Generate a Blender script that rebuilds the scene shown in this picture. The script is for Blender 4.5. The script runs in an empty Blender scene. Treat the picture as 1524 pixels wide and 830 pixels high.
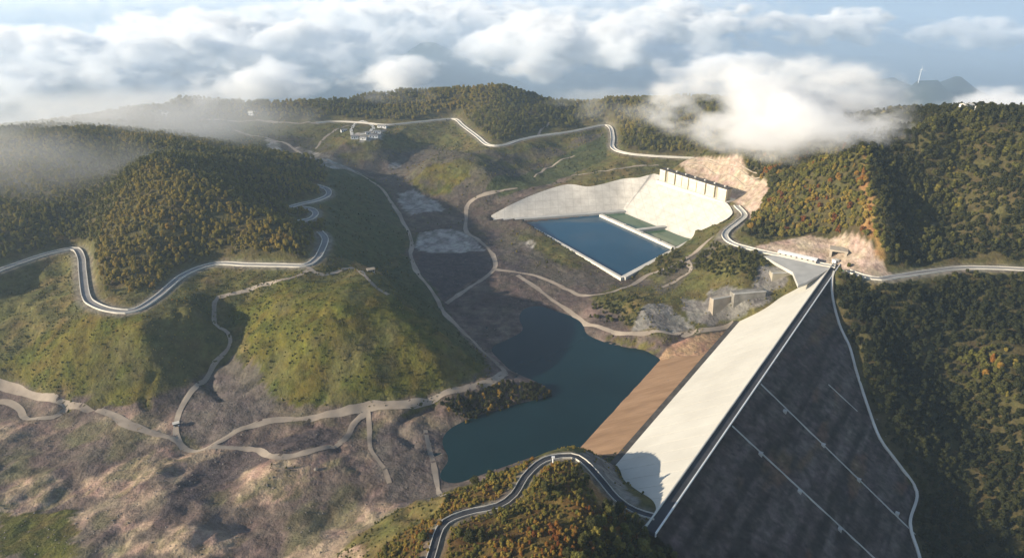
import bpy, bmesh, math, random
import numpy as np
from mathutils import Vector, Matrix

# ------------------------------------------------------------------ camera, sky, sun, exposure
scene = bpy.context.scene
COL = scene.collection
F, HOR, ZC = 1000.0, -40.0, 220.0            # focal length in photo pixels, horizon row, camera height
PITCH = math.atan((415 - HOR) / F)
cp, sp = math.cos(PITCH), math.sin(PITCH)
cam_d = bpy.data.cameras.new('camera')
cam_d.sensor_width = 36.0
cam_d.lens = 36.0 * F / 1524.0
cam_d.clip_start, cam_d.clip_end = 1.0, 120000.0
cam = bpy.data.objects.new('camera', cam_d)
cam.location = (0, 0, ZC)
cam.rotation_euler = (math.pi / 2 - PITCH, 0, 0)
COL.objects.link(cam)
scene.camera = cam

SUN_AZ, SUN_EL = math.radians(-108), math.radians(18.5)   # azimuth from the view direction, positive to the right
world = bpy.data.worlds.new('World')
scene.world = world
world.use_nodes = True
wn = world.node_tree
sky = wn.nodes.new('ShaderNodeTexSky')
sky.sky_type = 'NISHITA'
sky.sun_disc = False
sky.sun_elevation = SUN_EL
sky.sun_rotation = SUN_AZ
sky.altitude = 800
bg = wn.nodes['Background']
bg.inputs['Strength'].default_value = 0.10
wn.links.new(sky.outputs[0], bg.inputs[0])

sun_d = bpy.data.lights.new('sun', 'SUN')
sun_d.energy = 5.0
sun_d.angle = math.radians(0.6)
sun_d.color = (1.0, 0.87, 0.68)
sun = bpy.data.objects.new('sun', sun_d)
to_sun = Vector((math.sin(SUN_AZ) * math.cos(SUN_EL), math.cos(SUN_AZ) * math.cos(SUN_EL), math.sin(SUN_EL)))
sun.rotation_euler = to_sun.to_track_quat('Z', 'Y').to_euler()
COL.objects.link(sun)

vs = scene.view_settings
vs.view_transform = 'Standard'
vs.look = 'None'
vs.exposure = 0.82
vs.gamma = 1.0
cy = scene.cycles
cy.max_bounces = 16
cy.diffuse_bounces = 2
cy.glossy_bounces = 2
cy.transmission_bounces = 2
cy.volume_bounces = 10
cy.volume_max_steps = 256
cy.use_denoising = True
cy.sample_clamp_indirect = 4.0

rng = np.random.default_rng(7)
random.seed(7)

# ------------------------------------------------------------------ helpers
def ray(x, y):
    X = (x - 762.0) / F
    Y = (415.0 - y) / F
    return np.array([X, cp + Y * sp, -sp + Y * cp])

def at(x, y, z):
    d = ray(x, y)
    return np.array([0, 0, ZC]) + d * ((z - ZC) / d[2])

def ss(a, b, x):
    t = np.clip((x - a) / (b - a), 0, 1)
    return t * t * (3 - 2 * t)

PERM = [np.random.default_rng(100 + k).random((256, 256)).astype(np.float32) for k in range(4)]
def vnoise(x, y, k=0):
    xi, yi = np.floor(x).astype(np.int64), np.floor(y).astype(np.int64)
    fx, fy = x - xi, y - yi
    fx = fx * fx * fx * (fx * (fx * 6 - 15) + 10)
    fy = fy * fy * fy * (fy * (fy * 6 - 15) + 10)
    T = PERM[k % 4]
    a, b = T[xi & 255, yi & 255], T[(xi + 1) & 255, yi & 255]
    c, d = T[xi & 255, (yi + 1) & 255], T[(xi + 1) & 255, (yi + 1) & 255]
    return (a + (b - a) * fx) * (1 - fy) + (c + (d - c) * fx) * fy

def fbm(x, y, size, octaves=4, k=0, ridged=False):
    v, amp, tot = 0, 1.0, 0
    ca, sa = math.cos(0.6), math.sin(0.6)
    x, y = x / size + 17.3 * k, y / size - 9.1 * k
    for o in range(octaves):
        nz = vnoise(x, y, k + o)
        if ridged:
            nz = 1 - np.abs(2 * nz - 1)
        v = v + nz * amp
        tot += amp
        amp *= 0.5
        x, y = (x * ca - y * sa) * 2.03 + 5.2, (x * sa + y * ca) * 2.03 + 1.7
    return v / tot

def inside(poly, x, y):
    r = np.zeros(x.shape, bool)
    n = len(poly)
    for i in range(n):
        x0, y0 = poly[i][0], poly[i][1]
        x1, y1 = poly[(i + 1) % n][0], poly[(i + 1) % n][1]
        if y0 == y1:
            continue
        r ^= ((y0 > y) != (y1 > y)) & (x < (x1 - x0) * (y - y0) / (y1 - y0) + x0)
    return r

def seg_dist(P, x, y, closed=False):
    """distance to a polyline and the parameter (index + fraction) of the nearest point"""
    best = np.full(x.shape, 1e9)
    par = np.zeros(x.shape)
    n = len(P)
    for i in range(n if closed else n - 1):
        ax, ay = P[i][0], P[i][1]
        bx, by = P[(i + 1) % n][0], P[(i + 1) % n][1]
        dx, dy = bx - ax, by - ay
        L = dx * dx + dy * dy + 1e-9
        t = np.clip(((x - ax) * dx + (y - ay) * dy) / L, 0, 1)
        d = np.hypot(x - ax - t * dx, y - ay - t * dy)
        m = d < best
        best = np.where(m, d, best)
        par = np.where(m, i + t, par)
    return best, par

def spline(P, step=4.0):
    """Catmull-Rom through 3-D points, resampled about every step metres"""
    P = np.array(P, float)
    Q = np.vstack([2 * P[0] - P[1], P, 2 * P[-1] - P[-2]])
    out = []
    for i in range(1, len(Q) - 2):
        p0, p1, p2, p3 = Q[i - 1], Q[i], Q[i + 1], Q[i + 2]
        m = max(2, int(np.linalg.norm(p2 - p1) / step))
        for k in range(m):
            t = k / m
            out.append(0.5 * (2 * p1 + (p2 - p0) * t + (2 * p0 - 5 * p1 + 4 * p2 - p3) * t * t + (3 * p1 - p0 - 3 * p2 + p3) * t ** 3))
    out.append(Q[-2])
    return np.array(out)

def mesh_from(name, verts, faces, smooth=False):
    me = bpy.data.meshes.new(name)
    me.from_pydata([tuple(map(float, v)) for v in verts], [], [tuple(map(int, f)) for f in faces])
    me.update()
    if smooth:
        me.polygons.foreach_set('use_smooth', [True] * len(me.polygons))
    return me

def obj(name, me, m=None, parent=None, loc=None):
    o = bpy.data.objects.new(name, me)
    COL.objects.link(o)
    if m is not None and me is not None and not me.materials:
        me.materials.append(m)
    if parent is not None:
        o.parent = parent
    if loc is not None:
        o.location = loc
    return o

def tag(o, label=None, cat=None, group=None, kind=None):
    if label: o['label'] = label
    if cat: o['category'] = cat
    if group: o['group'] = group
    if kind: o['kind'] = kind
    return o

def thing(name, label, cat, loc=(0, 0, 0), rz=0.0, group=None):
    o = bpy.data.objects.new(name, None)
    COL.objects.link(o)
    o.location = loc
    o.rotation_euler = (0, 0, rz)
    return tag(o, label, cat, group)

class MB:
    def __init__(self): self.v, self.f = [], []
    def box(self, x0, x1, y0, y1, z0, z1):
        b = len(self.v)
        self.v += [(x0, y0, z0), (x1, y0, z0), (x1, y1, z0), (x0, y1, z0), (x0, y0, z1), (x1, y0, z1), (x1, y1, z1), (x0, y1, z1)]
        self.f += [(b, b + 3, b + 2, b + 1), (b + 4, b + 5, b + 6, b + 7), (b, b + 1, b + 5, b + 4), (b + 1, b + 2, b + 6, b + 5), (b + 2, b + 3, b + 7, b + 6), (b + 3, b, b + 4, b + 7)]
        return self
    def hexa(self, bottom, top):
        b = len(self.v)
        self.v += [tuple(p) for p in bottom] + [tuple(p) for p in top]
        n = len(bottom)
        self.f += [tuple(range(b + n - 1, b - 1, -1)), tuple(range(b + n, b + 2 * n))]
        for i in range(n):
            j = (i + 1) % n
            self.f.append((b + i, b + j, b + n + j, b + n + i))
        return self
    def tube(self, p0, p1, r0, r1, n=8):
        p0, p1 = Vector(p0), Vector(p1)
        q = (p1 - p0).to_track_quat('Z', 'Y')
        b = []
        t = []
        for i in range(n):
            a = 2 * math.pi * i / n
            u = q @ Vector((math.cos(a), math.sin(a), 0))
            b.append(p0 + u * r0)
            t.append(p1 + u * r1)
        return self.hexa(b, t)
    def build(self, name, m, parent=None, loc=None):
        return obj(name, mesh_from(name, self.v, self.f), m, parent, loc)

# ------------------------------------------------------------------ materials
def new_mat(name, rough=0.9, spec=0.2):
    m = bpy.data.materials.new(name)
    m.use_nodes = True
    nt = m.node_tree
    b = nt.nodes['Principled BSDF']
    b.inputs['Roughness'].default_value = rough
    b.inputs['Specular IOR Level'].default_value = spec
    return m, nt, b

def nd(nt, kind, **kw):
    n = nt.nodes.new(kind)
    for k, v in kw.items():
        if k in n.inputs.keys() if hasattr(n.inputs, 'keys') else False:
            n.inputs[k].default_value = v
        else:
            setattr(n, k, v)
    return n

def noisy(name, c1, c2, scale=0.05, detail=6, rough=0.9, spec=0.2, bump=0.0, bscale=0.5, stretch=None, c3=None, obj_space=True):
    """two or three tone procedural surface with optional relief; scale in cycles per metre"""
    m, nt, b = new_mat(name, rough, spec)
    L = nt.links.new
    tc = nd(nt, 'ShaderNodeTexCoord')
    mp = nd(nt, 'ShaderNodeMapping')
    gpos = nd(nt, 'ShaderNodeNewGeometry')
    L(gpos.outputs['Position'] if obj_space else tc.outputs['Generated'], mp.inputs[0])
    if stretch:
        mp.inputs['Rotation'].default_value = (0, 0, stretch[1])
        mp.inputs['Scale'].default_value = stretch[0]
    n1 = nd(nt, 'ShaderNodeTexNoise')
    n1.inputs['Scale'].default_value = scale
    n1.inputs['Detail'].default_value = detail
    n1.inputs['Roughness'].default_value = 0.62
    L(mp.outputs[0], n1.inputs['Vector'])
    cr = nd(nt, 'ShaderNodeValToRGB')
    cr.color_ramp.elements[0].position, cr.color_ramp.elements[1].position = 0.33, 0.67
    cr.color_ramp.elements[0].color = (*c1, 1)
    cr.color_ramp.elements[1].color = (*c2, 1)
    if c3:
        e = cr.color_ramp.elements.new(0.52)
        e.color = (*c3, 1)
    L(n1.outputs[0], cr.inputs[0])
    L(cr.outputs[0], b.inputs['Base Color'])
    if bump:
        n2 = nd(nt, 'ShaderNodeTexNoise')
        n2.inputs['Scale'].default_value = bscale
        n2.inputs['Detail'].default_value = 5
        L(mp.outputs[0], n2.inputs['Vector'])
        bp = nd(nt, 'ShaderNodeBump')
        bp.inputs['Strength'].default_value = bump
        bp.inputs['Distance'].default_value = 1.0
        L(n2.outputs[0], bp.inputs['Height'])
        L(bp.outputs[0], b.inputs['Normal'])
    return m

M = {}
M['concrete_white'] = noisy('concrete_white', (.49, .465, .405), (.585, .56, .49), .03, 8, .85)
M['concrete'] = noisy('concrete', (.36, .35, .32), (.52, .50, .45), .06, 8, .9)
M['concrete_pale'] = noisy('concrete_pale', (.50, .47, .41), (.66, .62, .54), .08, 8, .9)
M['asphalt'] = noisy('asphalt', (.032, .034, .040), (.055, .056, .062), .08, 6, .85)
M['road_grey'] = noisy('road_grey', (.16, .155, .15), (.26, .25, .24), .05, 6, .9)
M['gravel'] = noisy('gravel', (.19, .155, .125), (.36, .30, .235), .04, 8, .95)
M['shotcrete'] = noisy('shotcrete', (.25, .21, .165), (.44, .38, .30), .05, 8, .95, .1, .4, .3)
M['dark_roof'] = noisy('dark_roof', (.05, .045, .04), (.10, .09, .08), .2, 4, .9)
M['white_paint'] = noisy('white_paint', (.66, .66, .64), (.80, .80, .78), .1, 4, .6)
M['stained'] = noisy('stained_concrete', (.13, .12, .10), (.30, .28, .245), .12, 9, .95)
M['green_net'] = noisy('green_net', (.03, .30, .10), (.10, .52, .22), .2, 5, .9)

# ------------------------------------------------------------------ terrain control points (photo pixel, height above the crest)
RING_LEFT = [(-120, 445), (-60, 424), (0, 402), (60, 381), (95, 372.5), (113, 371), (121, 384), (123, 404), (128, 440), (140, 453), (167, 462), (200, 462), (234, 442), (274, 409), (320, 393), (367, 394), (420, 395), (454, 395), (470, 386), (478, 374), (484, 356), (476, 345)]
RING_FAR = [(470, 183), (500, 181), (540, 183), (575, 186), (620, 182), (660, 178), (678, 178), (690, 188), (710, 203), (727, 216), (750, 216), (772, 209), (800, 203), (850, 196), (895, 187), (908, 190), (912, 205), (912, 220), (930, 228), (965, 232), (1000, 234), (1040, 236)]
RING_RIGHT = [(1262, 403), (1285, 411), (1310, 415), (1340, 411), (1380, 405), (1430, 399), (1480, 399), (1524, 401), (1600, 404), (1700, 410)]
RING_NEAR = [(600, 930), (622, 880), (641, 830), (655, 786), (675, 770), (708, 760), (741, 753), (765, 736), (781, 710), (801, 690), (821, 681), (850, 678), (868, 686), (891, 710), (918, 740), (945, 756), (975, 764)]
HAIR_1 = [(425, 335), (444, 330), (462, 326), (470, 318), (462, 311), (445, 309)]
HAIR_2 = [(420, 312), (447, 304), (470, 299), (488, 291), (487, 282), (470, 276)]
ROAD_INTAKE = [(1096, 306), (1108, 320), (1098, 331), (1083, 343), (1079, 352), (1090, 362), (1120, 371), (1165, 381), (1215, 392), (1243, 397)]

CP = []
def C(*pts):
    for q in pts: CP.append(at(*q))
def CL(line, z):
    for q in line: CP.append(at(q[0], q[1], z))
ZL = lambda q: 2.0 + 5.0 * min(1.0, max(0.0, (q[0] - 200) / 250.0))      # the left road climbs towards its bend
for q in RING_LEFT: CP.append(at(q[0], q[1], ZL(q)))
for ln in (RING_FAR, RING_RIGHT, RING_NEAR): CL(ln, 2.0)
CL(HAIR_1, 6.0); CL(HAIR_2, 5.0); CL(ROAD_INTAKE, 0.0)
# branch to the saddle and front left hill
C((454, 401, 6), (477, 409, 6), (500, 405, 6), (530, 400, 7), (548, 412, 7), (575, 440, 4))
C((40, 430, -9), (90, 410, -6), (60, 468, -5), (105, 450, 0), (50, 500, -14), (0, 490, -13), (0, 540, -27), (100, 540, -20), (200, 535, -18), (150, 500, -7), (220, 585, -33), (120, 590, -36))
C((250, 485, -5), (300, 462, -3), (255, 545, -25), (210, 500, -4))
C((320, 448, -6), (318, 482, -17), (342, 515, -26), (305, 560, -35), (272, 610, -40), (360, 560, -34), (400, 610, -39), (330, 600, -38))
C((0, 575, -39), (60, 592, -40), (100, 605, -40), (170, 622, -40), (212, 642, -41), (262, 656, -41))
# green hill
C((400, 440, -1), (440, 440, 4), (470, 425, 6), (520, 430, 9), (560, 440, 6), (600, 450, 1), (650, 483, -11), (700, 522, -27), (742, 552, -39))
C((380, 500, -16), (420, 490, -7), (400, 560, -29), (430, 612, -38.5), (470, 500, -4), (500, 560, -23), (550, 606, -38.5), (560, 490, -3), (600, 520, -11), (600, 560, -25), (650, 588, -38), (680, 545, -27), (650, 540, -19), (450, 560, -23), (550, 560, -21))
# its shaded back, the saddle and the valley track
C((575, 284, -24), (600, 330, -32), (612, 360, -35), (610, 376, -36), (617, 400, -37.5), (645, 435, -39), (656, 456, -40), (690, 495, -41), (716, 521, -42), (745, 548, -42))
C((530, 350, -9), (570, 372, -26), (596, 350, -31), (580, 318, -27), (540, 300, -13), (555, 285, -19), (505, 292, -1), (500, 262, 4), (492, 240, 4), (540, 262, -12), (520, 320, -8), (510, 375, -3), (560, 395, -24), (500, 390, 4))
C((450, 250, 14), (440, 280, 16), (415, 300, 22), (420, 325, 18), (440, 318, 8))
# pyramid hill
C((250, 238, 60), (215, 243, 54), (300, 266, 49), (340, 290, 39), (400, 329, 25), (440, 358, 15), (455, 380, 9), (210, 330, 30), (185, 435, 5), (165, 430, 5), (152, 345, 17), (177, 292, 35), (141, 420, 4.5), (138, 385, 8), (250, 330, 31), (250, 400, 8), (200, 400, 12.5), (300, 370, 12), (380, 370, 13), (350, 325, 28), (165, 380, 14.5), (270, 280, 46))
# misty left hill
C((60, 352, 8), (0, 350, 14), (-100, 350, 12), (60, 250, 40), (0, 206, 58), (60, 203, 60), (-100, 212, 50), (-250, 235, 30), (130, 210, 50), (100, 300, 22), (125, 330, 9), (140, 270, 30), (0, 270, 34), (170, 222, 44), (-250, 300, 25), (-200, 420, 5), (-150, 520, -25), (-150, 650, -40))
C((210, 214, 46), (260, 216, 45), (330, 228, 38), (400, 246, 24), (440, 245, 17), (470, 250, 9), (380, 255, 32))
# far left spurs and the far plateau
C((180, 180, 20), (205, 160, 28), (225, 158, 34), (260, 147, 33), (300, 147, 31), (325, 149, 28), (350, 151, 25), (375, 153, 23), (400, 154, 22), (425, 153, 22), (450, 151, 24), (475, 151, 24), (500, 151, 24), (525, 147, 27), (550, 143, 30), (600, 139, 34), (650, 137, 38), (690, 131, 38), (722, 129, 43), (755, 134, 40), (780, 142, 31), (800, 158, 24), (850, 155, 18), (900, 156, 30), (950, 152, 35), (1000, 149, 38), (1060, 148, 42), (1120, 148, 45))
C((240, 172, 8), (300, 179, 5), (350, 180, 3), (400, 183, 2), (450, 184, 2), (330, 190, 1), (380, 205, -4), (420, 220, -8), (465, 233, -12), (520, 250, -18), (555, 268, -22), (600, 292, -28), (640, 312, -32), (280, 160, 14), (350, 160, 12), (430, 160, 12), (500, 160, 12), (560, 160, 14), (620, 158, 18), (300, 195, 4))
C((500, 213, -1), (480, 225, -8), (515, 205, 5), (545, 192, 7), (565, 205, 4), (520, 235, -12), (560, 233, -12), (600, 212, -8), (600, 240, -25), (570, 252, -25), (640, 203, -6), (650, 216, -15), (640, 241, -1), (690, 236, 5), (650, 262, -12), (650, 291, -30), (700, 226, 0), (720, 256, -4), (720, 284, -21), (772, 268, -20), (790, 244, -16), (840, 218, -8), (870, 206, -3), (820, 250, -19), (800, 225, -4), (880, 225, -4), (700, 300, -31), (690, 340, -36))
C((742, 182, 15), (700, 155, 24), (705, 185, 6), (780, 178, 13), (790, 160, 18), (755, 200, 7), (830, 185, 5), (860, 170, 9), (740, 152, 30))
C((850, 255, -15), (900, 236, -5), (880, 250, -10), (950, 246, -4), (930, 255, -6), (800, 290, -19), (760, 302, -25), (740, 302, -31), (720, 318, -34), (860, 272, -12.5), (790, 278, -20), (960, 215, 8), (1000, 200, 16), (960, 180, 22), (1050, 190, 30), (1100, 190, 45))
# right forest hill
C((1020, 238, 12), (1060, 232, 22), (1095, 229, 31), (1145, 253, 30), (1140, 285, 16), (1112, 322, 2), (1115, 300, 4), (1010, 250, -1), (1060, 268, 0), (1100, 290, -1), (1090, 300, -2), (1040, 282, -2), (1000, 268, -2))
C((1180, 357, 6), (1215, 356, 9), (1250, 358, 12), (1280, 368, 13), (1302, 390, 7))
C((1200, 250, 48), (1200, 300, 30), (1200, 340, 12), (1150, 330, 9), (1150, 360, 3), (1100, 350, 2), (1250, 340, 18), (1280, 232, 72), (1288, 300, 45), (1303, 360, 20), (1318, 396, 5), (1220, 215, 64), (1350, 300, 38), (1350, 205, 78), (1400, 184, 96), (1450, 182, 97), (1524, 184, 97), (1600, 186, 97), (1420, 300, 36), (1500, 300, 46), (1420, 220, 76), (1500, 230, 76), (1360, 385, 5), (1450, 385, 5), (1524, 380, 8), (1600, 300, 50), (1700, 250, 70))
# downstream valley
C((1300, 440, -7), (1290, 470, -9), (1400, 440, -9), (1500, 440, -9), (1600, 440, -9), (1320, 500, -20), (1330, 560, -30), (1400, 550, -36), (1500, 550, -28), (1370, 640, -46), (1450, 650, -58), (1524, 650, -48), (1420, 740, -68), (1440, 820, -76), (1524, 800, -70), (1600, 700, -45), (1700, 600, -30), (1600, 900, -75))
# dam
A3, B3 = at(978, 757, 0), at(1238, 393, 0)
DL = float(np.linalg.norm(B3 - A3))
DE = (B3 - A3) / DL
DN = np.array([-DE[1], DE[0], 0.0])
US, DS, CW = 1.4, 1.5, 5.4
def dam_st(x, y):
    return (x - A3[0]) * DE[0] + (y - A3[1]) * DE[1], (x - A3[0]) * DN[0] + (y - A3[1]) * DN[1]
def dam_z(x, y):
    s, t = dam_st(x, y)
    return np.where(t > 0, -t / US, np.where(t < -CW, (t + CW) / DS, 0.0))
def on_plane(px, py, up):
    d = ray(px, py); c0 = np.array([0, 0, ZC])
    if up: m = DN / US + np.array([0, 0, 1]); k = m @ A3
    else: m = -DN / DS + np.array([0, 0, 1]); k = m @ A3 + CW / DS
    return c0 + d * ((k - m @ c0) / (m @ d))
DRAIN = [(1241, 405), (1238, 417), (1239, 444), (1249, 484), (1264, 517), (1274, 553), (1291, 606), (1309, 653), (1336, 690), (1364, 733), (1354, 780), (1368, 830), (1380, 900)]
DRAIN3 = [on_plane(*q, False) for q in DRAIN]
_c0, _c1 = A3 - DE * 16, A3 + DE * (DL + 6)
DAM_FOOT = [_c0 - DN * (CW + .3), _c1 - DN * (CW + .3)] + DRAIN3 + [DRAIN3[-1] - DE * 60 - DN * 60, _c0 - DN * 200]
for P in DRAIN3:
    CP.append(P)
    CP.append(P - np.array([DE[0], DE[1], 0]) * 22 + np.array([0, 0, -12]))
for q in ((915, 690), (950, 730), (1165, 440), (1140, 458), (1200, 419), (1225, 404)):
    P = on_plane(*q, True)
    CP.append(P)
for s_, t_, z_ in ((150, -60, -60), (200, -40, -48), (250, -25, -30), (100, -70, -70), (60, -60, -60), (100, 10, -45), (160, 20, -45), (220, 20, -45), (60, 20, -40), (100, -20, -50), (180, -10, -50), (250, 10, -30), (290, 8, -14), (40, -30, -35), (20, -12, -14), (140, -110, -80), (80, -110, -80)):
    P = A3 + DE * s_ + DN * t_
    CP.append(np.array([P[0], P[1], z_]))
# near hill
C((700, 716, -9), (760, 698, -6), (810, 678, -2), (848, 667, -2), (870, 670, -4), (880, 672, -12), (905, 685, -26), (905, 700, -18), (930, 725, -8))
C((540, 830, -20), (580, 792, -15), (620, 790, -6), (600, 830, -2), (560, 870, -8), (660, 735, -28))
C((838, 702, 6), (838, 722, 11), (800, 750, 14), (850, 760, 14), (750, 790, 12), (700, 800, 7), (850, 830, 17), (890, 765, 9), (920, 772, 4), (950, 785, -1), (990, 800, -9), (920, 820, 6), (1040, 830, -18), (1100, 850, -28), (1160, 870, -38), (1000, 900, -8), (850, 900, 18), (700, 900, 12), (1200, 950, -50), (1400, 950, -78))
# berm, lake shores and lake bed
LAKE_Z = -45.0
C((868, 662, -44.5), (920, 604, -44.5), (978, 540, -44.5), (925, 670, -34), (1010, 585, -34.5), (1095, 480, -34.5), (1030, 515, -38), (985, 510, -37))
C((950, 516, -43.3), (990, 530, -42), (1003, 520, -40.5), (965, 522, -43.6))
C((880, 485, -41), (930, 498, -38), (1000, 497, -36), (1050, 491, -35))
C((800, 455, -45), (830, 464, -45), (870, 490, -45.5), (930, 517, -45.5), (780, 490, -45), (750, 508, -45), (748, 540, -45), (820, 590, -45.5), (740, 613, -45.5), (668, 640, -45), (670, 680, -45), (684, 718, -45.5))
C((830, 550, -56), (770, 650, -56), (720, 690, -54), (850, 620, -56), (810, 500, -54), (920, 560, -54), (800, 540, -54), (700, 660, -52), (880, 530, -53))
C((660, 602, -40.5), (700, 592, -40), (740, 583, -40), (785, 576, -42), (690, 622, -44))
C((600, 650, -42), (640, 640, -43), (650, 720, -44), (620, 740, -43.5), (580, 700, -42), (560, 640, -41))
C((300, 662, -41), (100, 700, -42), (0, 640, -42), (200, 750, -39), (300, 780, -38), (400, 700, -37), (480, 665, -38), (350, 700, -45), (0, 830, -43), (60, 770, -44), (450, 640, -40), (350, 660, -41), (450, 830, -40), (520, 780, -43), (250, 830, -38), (380, 770, -43), (0, 720, -42), (0, 900, -43), (300, 900, -40), (-200, 800, -40), (500, 900, -30))
# valley floor between the lake and the basin
C((660, 350, -36), (700, 380, -38), (650, 400, -38.5), (700, 420, -40), (680, 450, -41), (740, 400, -37), (750, 350, -35.5), (780, 385, -36), (850, 400, -36), (900, 428, -37), (840, 432, -41), (750, 470, -43), (960, 420, -36), (720, 500, -43.5))
C((895, 448, -33), (912, 472, -38), (940, 452, -30), (870, 470, -42.5), (985, 465, -29), (1000, 490, -36), (1040, 440, -24), (960, 398, -33), (1000, 378, -30), (1040, 360, -26), (1060, 395, -14), (1050, 375, -18), (1085, 385, -4), (1120, 395, -3), (1110, 425, -12), (1060, 450, -24), (1100, 452, -21), (1130, 440, -17), (1150, 385, -1), (1190, 395, -1), (1180, 415, -6), (990, 430, -30))
# beyond the far ridge and around the edges
for x_, y_, z_ in ((-1500, 1500, -250), (-700, 1500, -250), (0, 1550, -250), (700, 1500, -200), (1500, 1500, -250), (-1500, 800, -20), (1500, 800, 40), (-1500, 200, 0), (1500, 200, -40), (-800, 100, -30), (-300, 60, -40), (0, 60, -10), (300, 60, -80), (800, 100, -60), (-900, 1250, -80), (-720, 1260, -60), (-450, 1330, -40), (300, 1350, -60), (900, 1200, -20), (600, 950, 15), (900, 800, 30), (700, 720, 60), (480, 780, 70), (-300, 1350, -80), (0, 1380, -80), (450, 900, 30)):
    CP.append(np.array([x_, y_, z_], float))
CP = np.array(CP)

# drop near duplicates, then multiquadric interpolation
keep = []
for i, q in enumerate(CP):
    if all((q[0] - CP[j][0]) ** 2 + (q[1] - CP[j][1]) ** 2 > 16.0 for j in keep):
        keep.append(i)
CP = CP[keep]
RC = 9.0
n_ = len(CP)
dd = np.sqrt((CP[:, None, 0] - CP[None, :, 0]) ** 2 + (CP[:, None, 1] - CP[None, :, 1]) ** 2 + RC * RC)
Amat = np.zeros((n_ + 3, n_ + 3))
Amat[:n_, :n_] = dd - np.eye(n_) * 0.8
Amat[:n_, n_] = 1
Amat[:n_, n_ + 1:n_ + 3] = CP[:, :2] * 1e-3
Amat[n_:, :n_] = Amat[:n_, n_:].T
W = np.linalg.solve(Amat, np.concatenate([CP[:, 2], np.zeros(3)]))

def axis(knots):
    out = [knots[0][0]]
    for (a, da), (b, db) in zip(knots[:-1], knots[1:]):
        m = int(round((b - a) / ((da + db) / 2)))
        t = np.arange(1, m + 1) / m
        r = db / da
        out += list(a + (b - a) * (t if abs(r - 1) < .05 else (np.exp(t * math.log(r)) - 1) / (r - 1)))
    return np.array(out)
GX = axis([(-1300, 20), (-700, 4.5), (-330, 2.6), (330, 2.6), (700, 4.5), (1300, 20)])
GY = axis([(20, 5), (180, 2.2), (430, 2.2), (720, 3.6), (1250, 5.0), (1550, 16)])
XX, YY = np.meshgrid(GX, GY)
H = np.full(XX.shape, W[n_]) + W[n_ + 1] * 1e-3 * XX + W[n_ + 2] * 1e-3 * YY
for i in range(n_):
    H += W[i] * np.sqrt((XX - CP[i, 0]) ** 2 + (YY - CP[i, 1]) ** 2 + RC * RC)

# relief: gullies on the slopes, hummocks on the open ground; nothing near the built parts
s_dam, t_dam = dam_st(XX, YY)
near_dam = (s_dam > -25) & (s_dam < DL + 10) & (t_dam > -10) & (t_dam < 70)
calm = np.zeros(XX.shape)
roads3 = {}
for nm, ln, z_ in (('left', RING_LEFT, 2.0), ('far', RING_FAR, 2.0), ('right', RING_RIGHT, 2.0), ('near', RING_NEAR, 2.0), ('hair1', HAIR_1, 6.0), ('hair2', HAIR_2, 5.0), ('intake', ROAD_INTAKE, 0.0)):
    pts = [at(q[0], q[1], z_) for q in ln]
    if nm == 'left': pts = [at(q[0], q[1], ZL(q)) for q in ln]
    if nm == 'near':
        for k in range(3): pts[-1 - k][2] = (0.05, 0.5, 1.2)[k]
    roads3[nm] = spline(pts, 4.0)
BASIN = [at(*q) for q in ((731, 327, -34), (778, 331, -34), (926, 415, -34), (1036, 356, -34), (1068, 337, -16), (1092, 318, -2), (1083, 298, -2), (985, 262, -2), (977, 257, -2), (951, 264, -6), (931, 265, -9), (879, 277, -14), (844, 274, -13), (763, 303, -24))]
d_bas, _ = seg_dist(BASIN, XX, YY, True)
in_bas = inside(BASIN, XX, YY)
calm = np.maximum(calm, np.where(in_bas, 1, ss(18, 4, d_bas)))
calm = np.maximum(calm, np.where(near_dam, 1.0, 0))
CUT1 = [at(*q) for q in ((1000, 246, 0), (1020, 236, 12), (1060, 231, 23), (1098, 227, 33), (1147, 252, 36), (1143, 286, 20), (1122, 322, 3), (1104, 314, 0), (1085, 296, -2), (1020, 262, 0))]
CUT2 = [at(*q) for q in ((1110, 368, .5), (1130, 362, 3), (1160, 354, 7), (1200, 350, 9), (1250, 352, 14), (1283, 362, 15), (1308, 385, 9), (1334, 408, 4), (1310, 416, 2), (1240, 396, 0), (1180, 384, 0))]
for CT in (CUT1, CUT2):
    dct, _ = seg_dist(CT, XX, YY, True)
    calm = np.maximum(calm, np.where(inside(CT, XX, YY), .93, .93 * ss(14, 2, dct)))
road_d = np.full(XX.shape, 1e9)
for nm, R in roads3.items():
    d, par = seg_dist(R[::2], XX, YY)
    road_d = np.minimum(road_d, d + (3 if nm == 'near' else 0))
    zr = np.interp(par, np.arange(len(R[::2])), R[::2][:, 2])
    w = ss(13.0, 5.5, d) if nm != 'near' else ss(8.0, 3.2, d)
    H = H * (1 - w) + (zr - 0.25) * w
calm = np.maximum(calm, ss(25, 8, road_d))
slopey = ss(-40, -30, H)
relief = (fbm(XX, YY, 70, 4, 0, True) - 0.62) * 9.0 * slopey + (fbm(XX, YY, 22, 3, 1) - .5) * 3.2 * slopey
fore = ss(372, 340, YY) * ss(-40, -75, XX)
relief += (fbm(XX * .75 + YY * .65, (YY * .75 - XX * .65) * 1.6, 46, 4, 2, True) - 0.58) * 6.5 * (1 - slopey) * fore
relief += (fbm(XX, YY, 26, 4, 2, True) - 0.6) * 3.0 * (1 - slopey) * (H > -50) * ss(520, 300, YY) + (fbm(XX, YY, 9, 3, 3) - .5) * 1.1 * (H > -50)
gul = ss(.80, .96, fbm(XX * .8 + YY * .6, YY * .8 - XX * .6, 42, 2, 3, True)) * 3.4 + ss(.80, .95, fbm(XX, YY, 15, 2, 1, True)) * 1.2
relief -= gul * (1 - .6 * fore) * ss(620, 420, YY) * (H > -44) * (H < 3)
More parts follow.
